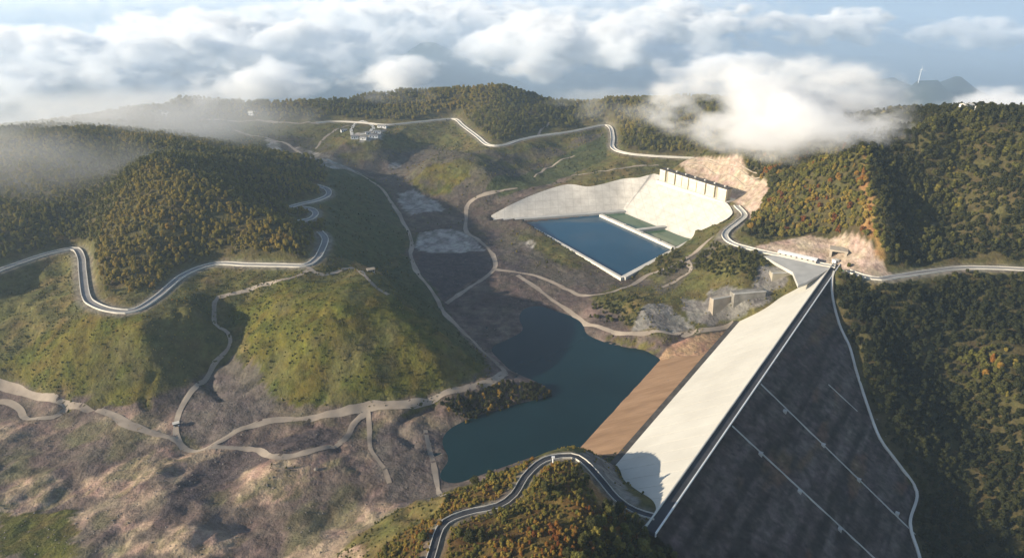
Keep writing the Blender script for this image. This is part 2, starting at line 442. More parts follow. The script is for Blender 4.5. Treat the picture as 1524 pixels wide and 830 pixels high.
shore = np.clip((H + 44.6) / 1.5, 0, 1); shore = np.maximum(shore, fore)      # keep the shoreline where it is
H = H + relief * (1 - calm) * np.where(H < -42, shore, 1)
d_drain, _ = seg_dist(DRAIN3, XX, YY)
in_foot = inside(DAM_FOOT, XX, YY)
H = np.where(in_foot & (s_dam > 30), np.minimum(H, dam_z(XX, YY) - 1.2), H)
H = np.where((~in_foot) & (d_drain < 14) & (t_dam < -CW - 4), np.maximum(H, dam_z(XX, YY) + .2), H)
# the earth berm along the foot of the upstream face: straight, even fall to the water
_w0, _w1 = dam_st(*at(864, 668, LAKE_Z)[:2]), dam_st(*at(980, 541, LAKE_Z)[:2])
tw = _w0[1] + (s_dam - _w0[0]) / (_w1[0] - _w0[0]) * (_w1[1] - _w0[1])
bz = -34.2 + (LAKE_Z + 34.2) * (t_dam - 50) / (tw - 50)
bw = ss(_w0[0] - 24, _w0[0] - 8, s_dam) * ss(_w1[0] + 16, _w1[0] + 3, s_dam) * (t_dam > 45) * ss(tw + 30, tw + 12, t_dam)
H = H * (1 - bw) + np.minimum(bz + (fbm(XX, YY, 10, 3, 1) - .5) * .5, -33.6) * bw
# the basin pit, under its own lining
PAIRS = [((733, 326), (731, 321, -33)), ((745, 325), (763, 304, -24)), ((800, 322), (800, 288, -18)), ((850, 318), (844, 275, -13)), ((885, 315.5), (879, 278, -14)), ((912, 313), (926, 267, -9)), ((926, 312), (950, 265, -6)), ((929, 312.5), (966, 261, -3)), ((934, 314), (978, 260, -2)), ((960, 325), (1005, 273, -2)), ((990, 337), (1042, 287, -2)), ((1012, 346), (1077, 300, -2)), ((1024, 351), (1089, 313, -2)), ((1030, 353), (1087, 322, -4)), ((1033, 354), (1066, 337, -18)), ((1036, 355), (1046, 349, -27))]
def cat2(P, m=6):
    P = np.array(P, float); Q = np.vstack([2 * P[0] - P[1], P, 2 * P[-1] - P[-2]]); out = []
    for i in range(1, len(Q) - 2):
        for k in range(m):
            t = k / m; p0, p1, p2, p3 = Q[i - 1:i + 3]
            out.append(.5 * (2 * p1 + (p2 - p0) * t + (2 * p0 - 5 * p1 + 4 * p2 - p3) * t * t + (3 * p1 - p0 - 3 * p2 + p3) * t ** 3))
    return np.array(out + [Q[-2]])
LB, LT = cat2([at(*q[0], -34.3) for q in PAIRS]), cat2([at(*q[1]) + np.array([0, 0, .5]) for q in PAIRS])
LS = np.concatenate([LB * (1 - t) + LT * t for t in np.linspace(0, 1, 13)])
d_lb, _ = seg_dist(np.vstack([LB, LT[::-1]]), XX, YY, True)
in_lin = inside(np.vstack([LB, LT[::-1]]), XX, YY)
for j, i in np.argwhere(in_lin | (d_lb < 4)):
    k = np.argmin((LS[:, 0] - XX[j, i]) ** 2 + (LS[:, 1] - YY[j, i]) ** 2)
    H[j, i] = min(H[j, i], LS[k, 2] - (3.2 if in_lin[j, i] else .6))
POOL_PX = ((778, 329), (894, 317), (928, 312), (1032, 354), (926, 413))
POOL = [at(*q, -34) for q in POOL_PX]
d_pool, _ = seg_dist(POOL, XX, YY, True)
in_pool = inside(POOL, XX, YY)
H = np.where(in_pool, np.minimum(H, -36 - 12 * ss(0, 4, d_pool)), H)

WALKP = [at(*q, -34) for q in ((733, 327), (800, 321), (928, 311), (936, 314), (1036, 355), (1030, 362), (926, 414), (778, 331))]
d_wk, _ = seg_dist(WALKP, XX, YY, True)
H = np.where(inside(WALKP, XX, YY) | ((d_wk < 3.0) & in_lin), np.minimum(H, -36.2), H)

def zat(x, y):
    x, y = np.asarray(x, float), np.asarray(y, float)
    i = np.clip(np.searchsorted(GX, x) - 1, 0, len(GX) - 2)
    j = np.clip(np.searchsorted(GY, y) - 1, 0, len(GY) - 2)
    u = np.clip((x - GX[i]) / (GX[i + 1] - GX[i]), 0, 1)
    v = np.clip((y - GY[j]) / (GY[j + 1] - GY[j]), 0, 1)
    return H[j, i] * (1 - u) * (1 - v) + H[j, i + 1] * u * (1 - v) + H[j + 1, i] * (1 - u) * v + H[j + 1, i + 1] * u * v

def hit(px, py):
    """where the view line through a photo pixel meets the ground"""
    d = ray(px, py)
    t = np.arange(150, 1900, 1.5)
    P = np.array([0, 0, ZC])[None] + t[:, None] * d[None]
    below = P[:, 2] < zat(P[:, 0], P[:, 1])
    k = int(np.argmax(below)) if below.any() else len(t) - 1
    p = P[k]
    return np.array([p[0], p[1], float(zat(p[0], p[1]))])

def poly(*pts): return [hit(*q) for q in pts]

# ------------------------------------------------------------------ land cover
def cover(mask, col, w):
    return None
gyv, gxv = np.gradient(H, GY, GX)
slope = np.hypot(gxv, gyv)
COLR = np.zeros(XX.shape + (3,))
def blend(mask, col):
    global COLR
    COLR = COLR * (1 - mask[..., None]) + np.array(col) * mask[..., None]
n_big = fbm(XX, YY, 90, 4, 1)
n_mid = fbm(XX, YY, 24, 4, 2)
n_fin = fbm(XX, YY, 7, 3, 3)
COLR[:] = (.088, .082, .028)                                       # grass
blend(ss(.42, .62, n_mid * .6 + n_big * .4), (.140, .112, .040))   # dry grass
blend(ss(.50, .66, n_fin * .5 + n_mid * .5) * .8, (.046, .052, .018))
wob = (n_mid - .5) * 7 + (n_fin - .5) * 4
bare_m = ss(-34.5, -37.0, H + wob * .5) * (slope < .9)
bare_far = ss(650, 700, YY) * ss(-14, -20, H + wob) * ss(-260, -200, XX)
bare = np.maximum(bare_m, bare_far * .85)
blend(bare, (.086, .066, .058))
blend(bare * ss(.47, .66, n_mid * .5 + n_big * .5), (.165, .125, .100))
blend(bare * ss(.52, .66, n_fin * .6 + n_mid * .4) * .7, (.060, .050, .044))
# forest floor above the ring road, and everywhere in the downstream valley
P_down = [np.array(q) for q in ([*(A3 + DE * -6 - DN * 2)[:2]], [*(A3 + DE * -60 - DN * 40)[:2]], [100, 100], [1300, 20], [1300, 560], [330, 520], [262, 486])] 
downs = inside(P_down, XX, YY)
forest = np.maximum(ss(2.5, 5.5, H + wob * .4), downs * 1.0) * ss(8, 12, road_d)

def pmask(pts, soft=0.0):
    P = poly(*pts)
    return inside(P, XX + (n_mid - .5) * 10 * soft + (n_fin - .5) * 6 * soft, YY + (n_fin - .5) * 8 * soft + (n_big - .5) * 10 * soft).astype(float)

fore_c = bare * ss(372, 345, YY) * ss(-30, -70, XX)
blend(fore_c * .7, (.150, .114, .092))
blend(fore_c * ss(.45, .62, n_big * .5 + n_mid * .5), (.32, .235, .165))
blend(fore_c * ss(.55, .68, fbm(XX, YY, 18, 4, 0)) * .75, (.115, .105, .055))
blend(fore_c * ss(-.15, -.45, gxv * .6 + gyv * .5) * .0, (.1, .1, .1))
berm = pmask(((866, 664), (978, 538), (1000, 512), (1060, 497), (1098, 484), (935, 680), (905, 668)), .3)
tan_m = np.maximum.reduce([pmask(q, 1.0) for q in (
    ((120, 720), (190, 690), (240, 665), (300, 660), (300, 680), (250, 705), (190, 735), (130, 745)),
    ((330, 735), (370, 700), (440, 685), (515, 660), (512, 690), (470, 710), (420, 745), (350, 760)),
    ((160, 800), (200, 775), (300, 785), (350, 800), (340, 830), (160, 830)),
    ((0, 715), (80, 712), (110, 740), (60, 760), (0, 750)),
    ((440, 812), (540, 806), (540, 835), (420, 835)))])
pale_m = np.maximum.reduce([pmask(q, .7) for q in (
    ((618, 372), (625, 348), (665, 340), (700, 350), (722, 372), (690, 376), (640, 377)),
    ((590, 288), (615, 283), (650, 300), (660, 314), (612, 322), (598, 305)),
    ((395, 207), (430, 212), (480, 230), (545, 258), (530, 264), (460, 240), (400, 222)),
    ((520, 206), (530, 198), (560, 196), (572, 190), (575, 196), (566, 208), (540, 212)),
    ((575, 248), (598, 236), (608, 236), (590, 252)),
    ((770, 362), (790, 358), (800, 370), (785, 376)))])
dark_m = np.maximum.reduce([pmask(q, .6) for q in (
    ((622, 378), (700, 376), (733, 384), (735, 402), (700, 420), (660, 445), (640, 425), (622, 400)),
    ((720, 340), (800, 395), (880, 420), (860, 425), (760, 405), (735, 380)),
    ((300, 690), (420, 650), (500, 640), (505, 655), (420, 680), (330, 720), (260, 770), (230, 780), (250, 740)))])
greybank = np.maximum.reduce([pmask(q, .7) for q in (
    ((345, 530), (375, 545), (412, 600), (405, 618), (330, 655), (285, 660), (262, 640), (262, 610), (310, 560)),
    ((595, 630), (660, 640), (672, 720), (640, 745), (580, 745), (555, 700), (560, 640)))])
rock_m = np.maximum.reduce([pmask(q, .4) for q in (
    ((955, 458), (985, 452), (1015, 475), (1035, 488), (1000, 497), (940, 494)),
    ((1010, 440), (1060, 448), (1075, 470), (1060, 486), (1020, 478)),
    ((862, 676), (880, 674), (912, 688), (935, 735), (955, 750), (935, 752), (895, 712)),
    ((1052, 432), (1100, 432), (1150, 424), (1150, 450), (1095, 478), (1052, 470)),
    ((1130, 395), (1165, 398), (1170, 425), (1120, 432)))])
green_m = np.maximum.reduce([pmask(q, 1.0) for q in (
    ((345, 470), (420, 425), (500, 420), (560, 430), (640, 480), (730, 550), (640, 585), (540, 602), (435, 608), (380, 540)),
    ((120, 470), (215, 470), (235, 560), (225, 612), (150, 600), (20, 570), (0, 545), (60, 500)),
    ((610, 270), (640, 245), (690, 240), (700, 262), (660, 292), (620, 285)),
    ((0, 765), (110, 762), (115, 835), (0, 835)))])
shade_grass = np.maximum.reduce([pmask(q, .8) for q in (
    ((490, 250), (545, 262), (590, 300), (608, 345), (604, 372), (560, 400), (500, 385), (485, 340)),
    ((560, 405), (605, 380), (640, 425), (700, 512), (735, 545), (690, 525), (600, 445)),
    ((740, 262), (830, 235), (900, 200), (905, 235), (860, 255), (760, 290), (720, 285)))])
cut_m = np.maximum(inside(CUT1, XX + (n_fin - .5) * 4, YY), inside(CUT2, XX + (n_fin - .5) * 2, YY)).astype(float)
orange = np.maximum.reduce([pmask(q, .8) for q in (
    ((1276, 232), (1290, 232), (1298, 290), (1312, 350), (1318, 398), (1300, 388), (1288, 330)),
    ((862, 690), (900, 720), (930, 752), (900, 760), (880, 730)),
    ((520, 395), (560, 400), (575, 415), (545, 412)),
    ((700, 765), (740, 758), (775, 715), (790, 700), (770, 738), (745, 757)))])
blend(berm, (.31, .20, .12))
blend(pale_m * (.55 + .45 * ss(.4, .6, n_fin)), (.33, .30, .265))
blend(tan_m * ss(.30, .50, n_mid * .5 + n_fin * .5), (.34, .245, .17))
blend(tan_m * ss(.56, .66, n_fin) * .7, (.13, .12, .06))
blend(dark_m * .85, (.060, .050, .054))
blend(greybank * .8, (.105, .088, .080))
blend(green_m * ss(.3, .5, n_mid) * .85, (.104, .090, .016))
blend(green_m * ss(.48, .6, n_fin * .6 + n_mid * .4) * .8, (.058, .064, .012))
valley = np.maximum.reduce([pmask(q, 1.0) for q in (((380, 195), (470, 205), (500, 218), (560, 225), (640, 215), (700, 225), (760, 230), (900, 195), (905, 235), (850, 262), (740, 300), (690, 300), (620, 285), (575, 262), (480, 240)), ((760, 350), (850, 400), (920, 420), (880, 432), (800, 412), (745, 385), (735, 345)), ((960, 420), (1040, 372), (1090, 355), (1040, 395), (985, 440)))]) * (1 - green_m)
blend(valley * .8 * ss(.25, .5, n_mid), (.088, .075, .062))
blend(valley * .6 * ss(.5, .62, n_fin * .5 + n_mid * .5), (.060, .052, .040))
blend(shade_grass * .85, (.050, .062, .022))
ring_in = [at(q[0], q[1], ZL(q)) for q in RING_LEFT[2:]] + [at(*q) for q in ((478, 318, 5), (494, 288, 4), (478, 250, 3), (440, 238, 3), (370, 196, 2), (330, 178, 3))] + [at(q[0], q[1], 2) for q in RING_FAR] + [at(q[0], q[1], 0) for q in ROAD_INTAKE] + [A3 + DE * DL, A3] + [at(q[0], q[1], 2) for q in RING_NEAR[::-1][3:]] + [np.array((-80., 90., 0)), np.array((-900., 90., 0)), np.array((-900., 440., 0))]
forest = forest * (1 - inside(ring_in, XX, YY))
green_hill = inside([(q[0], q[1]) for q in poly((345, 470), (400, 430), (470, 412), (540, 403), (590, 440), (650, 480), (730, 550), (640, 585), (540, 602), (435, 608), (380, 540))], XX, YY)
forest = forest * (1 - green_hill)
blend(forest, (.070, .060, .024))
near_hill = inside([(q[0], q[1]) for q in (hit(560, 825), hit(640, 772), hit(705, 722), hit(800, 684), hit(850, 672), hit(880, 700), hit(960, 766), A3 + DE * -30 - DN * 30, (110, 90, 0), (-80, 90, 0))], XX, YY)
blend(near_hill * 1.0, (.085, .056, .018))
blend(near_hill * ss(.45, .6, n_fin), (.075, .058, .016))
blend(near_hill * ss(.5, .64, n_mid * .6 + n_fin * .4), (.125, .075, .022))
blend(rock_m * .9, (.215, .20, .18))
blend(rock_m * ss(.5, .62, n_fin), (.12, .11, .10))
strata = .5 + .5 * np.sin(H * 1.25 + (n_mid - .5) * 3)
blend(cut_m, (.33, .255, .185))
blend(cut_m * ss(.4, .9, strata) * .7, (.43, .34, .27))
blend(orange * .8, (.28, .17, .06))
blend(ss(9, 5, road_d) * (1 - cut_m) * .85, (.20, .175, .14))
COLR *= (0.86 + 0.28 * n_fin)[..., None]

def grid_faces(ny, nx):
    idx = np.arange(ny * nx).reshape(ny, nx)
    return np.stack([idx[:-1, :-1], idx[:-1, 1:], idx[1:, 1:], idx[1:, :-1]], -1).reshape(-1, 4)

def grid_mesh(name, X, Y, Z):
    ny, nx = X.shape
    me = bpy.data.meshes.new(name)
    fc = grid_faces(ny, nx)
    me.vertices.add(ny * nx)
    me.vertices.foreach_set('co', np.stack([X, Y, Z], -1).astype(np.float32).ravel())
    me.loops.add(fc.size)
    me.loops.foreach_set('vertex_index', fc.ravel().astype(np.int32))
    me.polygons.add(len(fc))
    me.polygons.foreach_set('loop_start', (np.arange(len(fc)) * 4).astype(np.int32))
    me.update(calc_edges=True)
    me.validate()
    me.polygons.foreach_set('use_smooth', [True] * len(me.polygons))
    return me

def vertex_colour(me, name, rgb):
    a = me.attributes.new(name, 'FLOAT_COLOR', 'POINT')
    c = np.ones((len(me.vertices), 4), np.float32)
    c[:, :3] = rgb.reshape(-1, 3)
    a.data.foreach_set('color', c.ravel())

m, nt, b = new_mat('ground_cover', .95, .1)
L = nt.links.new
va = nd(nt, 'ShaderNodeAttribute', attribute_name='cover')
geo = nd(nt, 'ShaderNodeNewGeometry')
n1 = nd(nt, 'ShaderNodeTexNoise'); n1.inputs['Scale'].default_value = .16; n1.inputs['Detail'].default_value = 9; n1.inputs['Roughness'].default_value = .78
L(geo.outputs['Position'], n1.inputs['Vector'])
mr = nd(nt, 'ShaderNodeMapRange'); mr.inputs[1].default_value = .3; mr.inputs[2].default_value = .7; mr.inputs[3].default_value = .40; mr.inputs[4].default_value = 1.62
L(n1.outputs[0], mr.inputs[0])
mx = nd(nt, 'ShaderNodeMix', data_type='RGBA', blend_type='MULTIPLY'); mx.inputs[0].default_value = 1
L(va.outputs['Color'], mx.inputs[6]); L(mr.outputs[0], mx.inputs[7])
hs = nd(nt, 'ShaderNodeHueSaturation')
n3 = nd(nt, 'ShaderNodeTexNoise'); n3.inputs['Scale'].default_value = .07; n3.inputs['Detail'].default_value = 6; L(geo.outputs['Position'], n3.inputs['Vector'])
mh = nd(nt, 'ShaderNodeMapRange'); mh.inputs[1].default_value = .3; mh.inputs[2].default_value = .7; mh.inputs[3].default_value = .47; mh.inputs[4].default_value = .525
L(n3.outputs[0], mh.inputs[0]); L(mh.outputs[0], hs.inputs['Hue']); L(mx.outputs[2], hs.inputs['Color'])
L(hs.outputs[0], b.inputs['Base Color'])
n2 = nd(nt, 'ShaderNodeTexNoise'); n2.inputs['Scale'].default_value = .2; n2.inputs['Detail'].default_value = 9; n2.inputs['Roughness'].default_value = .6
L(geo.outputs['Position'], n2.inputs['Vector'])
bp = nd(nt, 'ShaderNodeBump'); bp.inputs['Strength'].default_value = .9; bp.inputs['Distance'].default_value = 2.0
L(n2.outputs[0], bp.inputs['Height']); L(bp.outputs[0], b.inputs['Normal'])
M['ground'] = m

tm = grid_mesh('terrain', XX, YY, H)
vertex_colour(tm, 'cover', COLR)
tag(obj('terrain', tm, M['ground']), 'bare brown valley and grass and forest hills around the reservoir', kind='structure')

# ------------------------------------------------------------------ water
def water_mat(name, col, rough=.06, wave=.02):
    m, nt, b = new_mat(name, rough, .5)
    L = nt.links.new
    b.inputs['IOR'].default_value = 1.33; b.inputs['Specular IOR Level'].default_value = .35
    tc = nd(nt, 'ShaderNodeNewGeometry')
    n0 = nd(nt, 'ShaderNodeTexNoise'); n0.inputs['Scale'].default_value = .012; n0.inputs['Detail'].default_value = 4
    L(tc.outputs['Position'], n0.inputs['Vector'])
    cr = nd(nt, 'ShaderNodeValToRGB')
    cr.color_ramp.elements[0].position, cr.color_ramp.elements[1].position = .3, .7
    cr.color_ramp.elements[0].color = (*[c * .75 for c in col], 1)
    cr.color_ramp.elements[1].color = (*[c * 1.25 for c in col], 1)
    L(n0.outputs[0], cr.inputs[0]); L(cr.outputs[0], b.inputs['Base Color'])
    n1 = nd(nt, 'ShaderNodeTexNoise'); n1.inputs['Scale'].default_value = .35; n1.inputs['Detail'].default_value = 4
    L(tc.outputs['Position'], n1.inputs['Vector'])
    bp = nd(nt, 'ShaderNodeBump'); bp.inputs['Strength'].default_value = 1; bp.inputs['Distance'].default_value = wave
    L(n1.outputs[0], bp.inputs['Height']); L(bp.outputs[0], b.inputs['Normal'])
    return m
M['lake'] = water_mat('lake_water', (.005, .022, .026))
M['pool'] = water_mat('pool_water', (.012, .055, .095))
M['forebay'] = water_mat('forebay_water', (.055, .105, .055))
lk = [at(q[0], q[1], LAKE_Z) for q in ((640, 470), (1000, 430), (1010, 560), (900, 690), (800, 760), (620, 760), (640, 600))]
tag(obj('lake_water', mesh_from('lake_water', lk, [range(len(lk))]), M['lake']), 'dark teal water of the lower lake beside the dam berm', kind='structure')

# ------------------------------------------------------------------ dam
dam = thing('rockfill_dam', 'long rockfill dam with white concrete upstream face and dark rubble downstream face', 'dam', tuple(A3))
def dloc(s, t, z):          # dam coordinates to the dam's own space
    p = DE * s + DN * t
    return (p[0], p[1], z)
NS, S0, S1 = 31, -14.0, DL + 4
sw = (S1 - S0) / NS
FB = 36.0
slab_mb = MB()
th = .5
nz = 1 / math.sqrt(1 + 1 / US ** 2)
bt = [dloc(.12, th * .58, -th * .8 - .4), dloc(sw - .12, th * .58, -th * .8 - .4), dloc(sw - .12, FB * US - .3, -FB - .6), dloc(.12, FB * US - .3, -FB - .6)]
tp_ = [dloc(.12, 0, 0), dloc(sw - .12, 0, 0), dloc(sw - .12, FB * US, -FB), dloc(.12, FB * US, -FB)]
slab_mb.hexa(bt[::-1], tp_[::-1])
slab_me = mesh_from('face_slab', slab_mb.v, slab_mb.f)
bmx = bmesh.new(); bmx.from_mesh(slab_me); bmesh.ops.recalc_face_normals(bmx, faces=bmx.faces); bmx.to_mesh(slab_me); bmx.free()
for i in range(NS):
    o = obj('face_slab', slab_me, M['concrete_white'], dam)
    s = S0 + i * sw
    o.location = dloc(s, 0, 0)
bmk = MB().hexa([dloc(S0, 1, -1.3), dloc(S1, 1, -1.3), dloc(S1, FB * US - .6, -FB - 1.0), dloc(S0, FB * US - .6, -FB - 1.0)][::-1], [dloc(S0, .9, -1.0), dloc(S1, .9, -1.0), dloc(S1, FB * US - .6, -FB - .25), dloc(S0, FB * US - .6, -FB - .25)][::-1])
bmk.build('face_bedding', M['concrete'], dam)
MB().hexa([dloc(40, FB * US - 5, -40), dloc(DL - 70, FB * US - 5, -40), dloc(DL - 70, FB * US - 1.0, -40), dloc(40, FB * US - 1.0, -40)], [dloc(40, FB * US - 5, -32.6), dloc(DL - 70, FB * US - 5, -32.6), dloc(DL - 70, FB * US - 1.0, -32.9), dloc(40, FB * US - 1.0, -32.9)]).build('toe_plinth', M['dark_roof'], dam)
# crest
MB().hexa([dloc(S0, -CW, -2), dloc(S1, -CW, -2), dloc(S1, -.9, -2), dloc(S0, -.9, -2)], [dloc(S0, -CW, -.08), dloc(S1, -CW, -.08), dloc(S1, -.9, -.08), dloc(S0, -.9, -.08)]).build('crest_road', M['asphalt'], dam)
MB().hexa([dloc(S0, -.9, -2), dloc(S1, -.9, -2), dloc(S1, -.02, -2), dloc(S0, -.02, -2)], [dloc(S0, -.9, 1.1), dloc(S1, -.9, 1.1), dloc(S1, -.4, 1.1), dloc(S0, -.4, 1.1)]).build('wave_wall', M['concrete_pale'], dam)
MB().hexa([dloc(S0, -CW - .55, -2), dloc(S1, -CW - .55, -2), dloc(S1, -CW, -2), dloc(S0, -CW, -2)], [dloc(S0, -CW - .55, .75), dloc(S1, -CW - .55, .75), dloc(S1, -CW, .75), dloc(S0, -CW, .75)]).build('parapet', M['white_paint'], dam)
# downstream rubble face
fs, ft = np.arange(S0, S1 + .1, 1.6), np.arange(CW + .5, CW + 150, 1.5)
FS, FT = np.meshgrid(fs, ft)
fx, fy = A3[0] + DE[0] * FS - DN[0] * FT, A3[1] + DE[1] * FS - DN[1] * FT
fz = -(FT - CW) / DS + (fbm(FS, FT, 3.2, 2, 1) - .5) * .75 * ss(.5, 3, FT - CW - .5) - .12
fm = grid_mesh('downstream_face', fx - A3[0], fy - A3[1], fz)
fm.flip_normals()
_pc = np.array([p.center[:] for p in fm.polygons]) + A3
_keep = inside(DAM_FOOT, _pc[:, 0], _pc[:, 1]) | (seg_dist(DRAIN3, _pc[:, 0], _pc[:, 1])[0] < 1.5) | (-dam_st(_pc[:, 0], _pc[:, 1])[1] < CW + 4)
face_drop = [i for i in range(len(_keep)) if not _keep[i]]
st = fbm(FS * .12, FT, 4, 5, 2)
st2 = fbm(FS * .05, FT, 8, 4, 3)
fc_ = np.zeros(FS.shape + (3,)); fc_[:] = (.062, .047, .041)
def fbl(mk, c):
    global fc_
    fc_ = fc_ * (1 - mk[..., None]) + np.array(c) * mk[..., None]
fbl(ss(.48, .60, st) * .9, (.090, .070, .061))
fbl(ss(.56, .64, st2) * .8, (.125, .099, .088))
fbl(ss(.44, .30, st) * .8, (.034, .027, .025))
fbl(ss(.66, .78, fbm(FS * .25, FT, 11, 3, 0)) * .8, (.12, .075, .045))
fc_ *= (.45 + 1.1 * fbm(FS, FT, 1.9, 2, 0))[..., None]
vertex_colour(fm, 'cover', fc_)
_b = bmesh.new(); _b.from_mesh(fm); _b.faces.ensure_lookup_table()
bmesh.ops.delete(_b, geom=[_b.faces[i] for i in face_drop], context='FACES'); _b.to_mesh(fm); _b.free()
obj('downstream_face', fm, M['ground'], dam)
def face_pt(s, t, lift=0.0):
    return np.array(dloc(s, -t, -(t - CW) / DS + lift))
def face_strip(name, s, t0, t1, w, hgt, mt, sdir=0.0):
    mb = MB()
    a, b2 = face_pt(s - w / 2, t0), face_pt(s + w / 2, t0)
    c, d = face_pt(s + w / 2 + sdir, t1), face_pt(s - w / 2 + sdir, t1)
    up = np.array([0, 0, hgt]); dn = np.array([0, 0, -.8])
    mb.hexa([a + dn, b2 + dn, c + dn, d + dn][::-1], [a + up, b2 + up, c + up, d + up][::-1])
    me = mesh_from(name, mb.v, mb.f)
    q = bmesh.new(); q.from_mesh(me); bmesh.ops.recalc_face_normals(q, faces=q.faces); q.to_mesh(me); q.free()
    return obj(name, me, mt, dam)
def face_st(px, py):
    P = on_plane(px, py, False)
    s, t = dam_st(P[0], P[1])
    return float(s), float(-t)
for (p0, p1) in (((1084, 628), (1302, 830)), ((1131, 570), (1352, 785)), ((1233, 572), (1276, 612))):
    (s0, t0), (s1, t1) = face_st(*p0), face_st(*p1)
    if t1 > 60: t1 += 4
    t0 = max(t0, CW + 1.2)
    face_strip('stairway', s0, t0, t1, .75 if t1 > 60 else .4, .4, M['concrete'], s1 - s0)
pad = MB().box(-.95, .95, -.95, .95, -1.5, .6); pad_me = mesh_from('instrument_pad', pad.v, pad.f)
padr = MB().box(-1.05, 1.05, -1.05, 1.05, .6, .75); padr_me = mesh_from('pad_roof', padr.v, padr.f)
for q in ((1132, 676), (1190, 732), (1250, 788), (1168, 613), (1225, 663), (1278, 715), (1335, 765)):
    s, t = face_st(*q)
    o = obj('instrument_pad', pad_me, M['concrete'], dam, tuple(face_pt(s, t, .6)))
    o.rotation_euler = (0, 0, math.atan2(DE[1], DE[0]))
    r = obj('pad_roof', padr_me, M['concrete'], o)
# drain wall along the right abutment
def wall_along(name, P, w, h0, h1, mt, parent=None, off=(0, 0, 0), side=0.0):
    P = np.array(P, float)
    T = np.gradient(P, axis=0); T[:, 2] = 0
    T /= np.linalg.norm(T, axis=1)[:, None] + 1e-9
    Nn = np.stack([-T[:, 1], T[:, 0], np.zeros(len(P))], 1)
    v, f = [], []
    for i in range(len(P)):
        l, r = P[i] + Nn[i] * (side + w / 2), P[i] + Nn[i] * (side - w / 2)
        for q, hz in ((r, h0), (l, h0), (l, h1), (r, h1)):
            v.append((q[0] - off[0], q[1] - off[1], q[2] + hz - off[2]))
    for i in range(len(P) - 1):
        a, b2 = i * 4, i * 4 + 4
        for k in range(4):
            j = (k + 1) % 4
            f.append((a + k, a + j, b2 + j, b2 + k))
    f += [(3, 2, 1, 0), tuple((len(P) - 1) * 4 + k for k in range(4))]
    me = mesh_from(name, v, f)
    q = bmesh.new(); q.from_mesh(me); bmesh.ops.recalc_face_normals(q, faces=q.faces); q.to_mesh(me); q.free()
    return obj(name, me, mt, parent)
dr = spline(DRAIN3, 4.0)
wall_along('abutment_drain', dr, 1.5, -1.2, 1.3, M['concrete_pale'], dam, tuple(A3))

# smooth earth fill between the toe plinth and the water
M['earth'] = noisy('earth_fill', (.22, .135, .078), (.33, .21, .125), .035, 9, .95, .1, .25, .6, ((1, 5, 1), -math.atan2(DE[1], DE[0])))
bs, bu = np.meshgrid(np.linspace(_w0[0] - 6, _w1[0] + 12, 110), np.linspace(0, 1, 16))
btw = _w0[1] + (bs - _w0[0]) / (_w1[0] - _w0[0]) * (_w1[1] - _w0[1]) + 4
bt_ = 49.2 + (btw - 49.2) * bu
bx, by = A3[0] + DE[0] * bs + DN[0] * bt_, A3[1] + DE[1] * bs + DN[1] * bt_
bzz = -34.2 + (LAKE_Z + 34.2) * (bt_ - 50) / (btw - 4 - 50)
bzz = np.minimum(bzz, -34.0) + .35 + (fbm(bx, by, 6, 3, 0) - .5) * .3
bm_ = grid_mesh('earth_berm', bx, by, bzz)
if sum(p.normal.z for p in bm_.polygons) < 0: bm_.flip_normals()
tag(obj('earth_berm', bm_, M['earth']), 'smooth tan brown earth bank along the foot of the dam face', kind='structure')

# ------------------------------------------------------------------ roads and tracks
def ribbon(name, P, w, lift, mt, parent=None, drape=False, jitter=0.0, kind=True, label=None):
    P = np.array(P, float)
    T = np.gradient(P, axis=0); T[:, 2] = 0
    T /= np.linalg.norm(T, axis=1)[:, None] + 1e-9
    Nn = np.stack([-T[:, 1], T[:, 0]], 1)
    v, f = [], []
    K = 5 if drape else 2
    seed = random.random() * 1000
    for i in range(len(P)):
        ww = w * (1 + jitter * (float(fbm(np.array([i * 4.0 + seed]), np.array([0.0]), 22, 3, 1)[0]) - .5) * 2)
        for k in range(K):
            a = (k / (K - 1) - .5) * ww
            x, y = P[i][0] + Nn[i][0] * a, P[i][1] + Nn[i][1] * a
            z = float(zat(x, y)) if drape else P[i][2]
            v.append((x, y, z + lift))
    for i in range(len(P) - 1):
        for k in range(K - 1):
            a = i * K + k
            f.append((a + 1, a, a + K, a + K + 1))
    o = obj(name, mesh_from(name, v, f, True), mt, parent)
    if kind: tag(o, label, kind='structure')
    return o
RL = {'left': 'asphalt ring road bending round the foot of the golden pyramid hill', 'far': 'pale road winding round the far mound beyond the basin', 'right': 'road cut along the dark forest slope past the dam end', 'near': 'dark road winding over the near hill to the dam crest', 'hair1': 'short bend of ring road on the shaded spur, lower one', 'hair2': 'short bend of ring road on the shaded spur, upper one', 'intake': 'pale service road from the intake down to the dam end'}
for nm, R in roads3.items():
    road = ribbon('ring_road' if nm != 'intake' else 'service_road', R, 4.8 if nm != 'near' else 3.0, .10, M['asphalt' if nm in ('near',) else 'road_grey' if nm in ('left', 'right', 'hair1', 'hair2') else 'concrete'], label=RL[nm])
    for sd in (-1, 1):
        wall_along('guard_wall', R + np.array([0, 0, .1]), (.25 if nm == 'near' else .5), -.6, (.55 if nm == 'near' else .8), M['concrete_pale'], road, side=sd * (2.65 if nm != 'near' else 1.65))

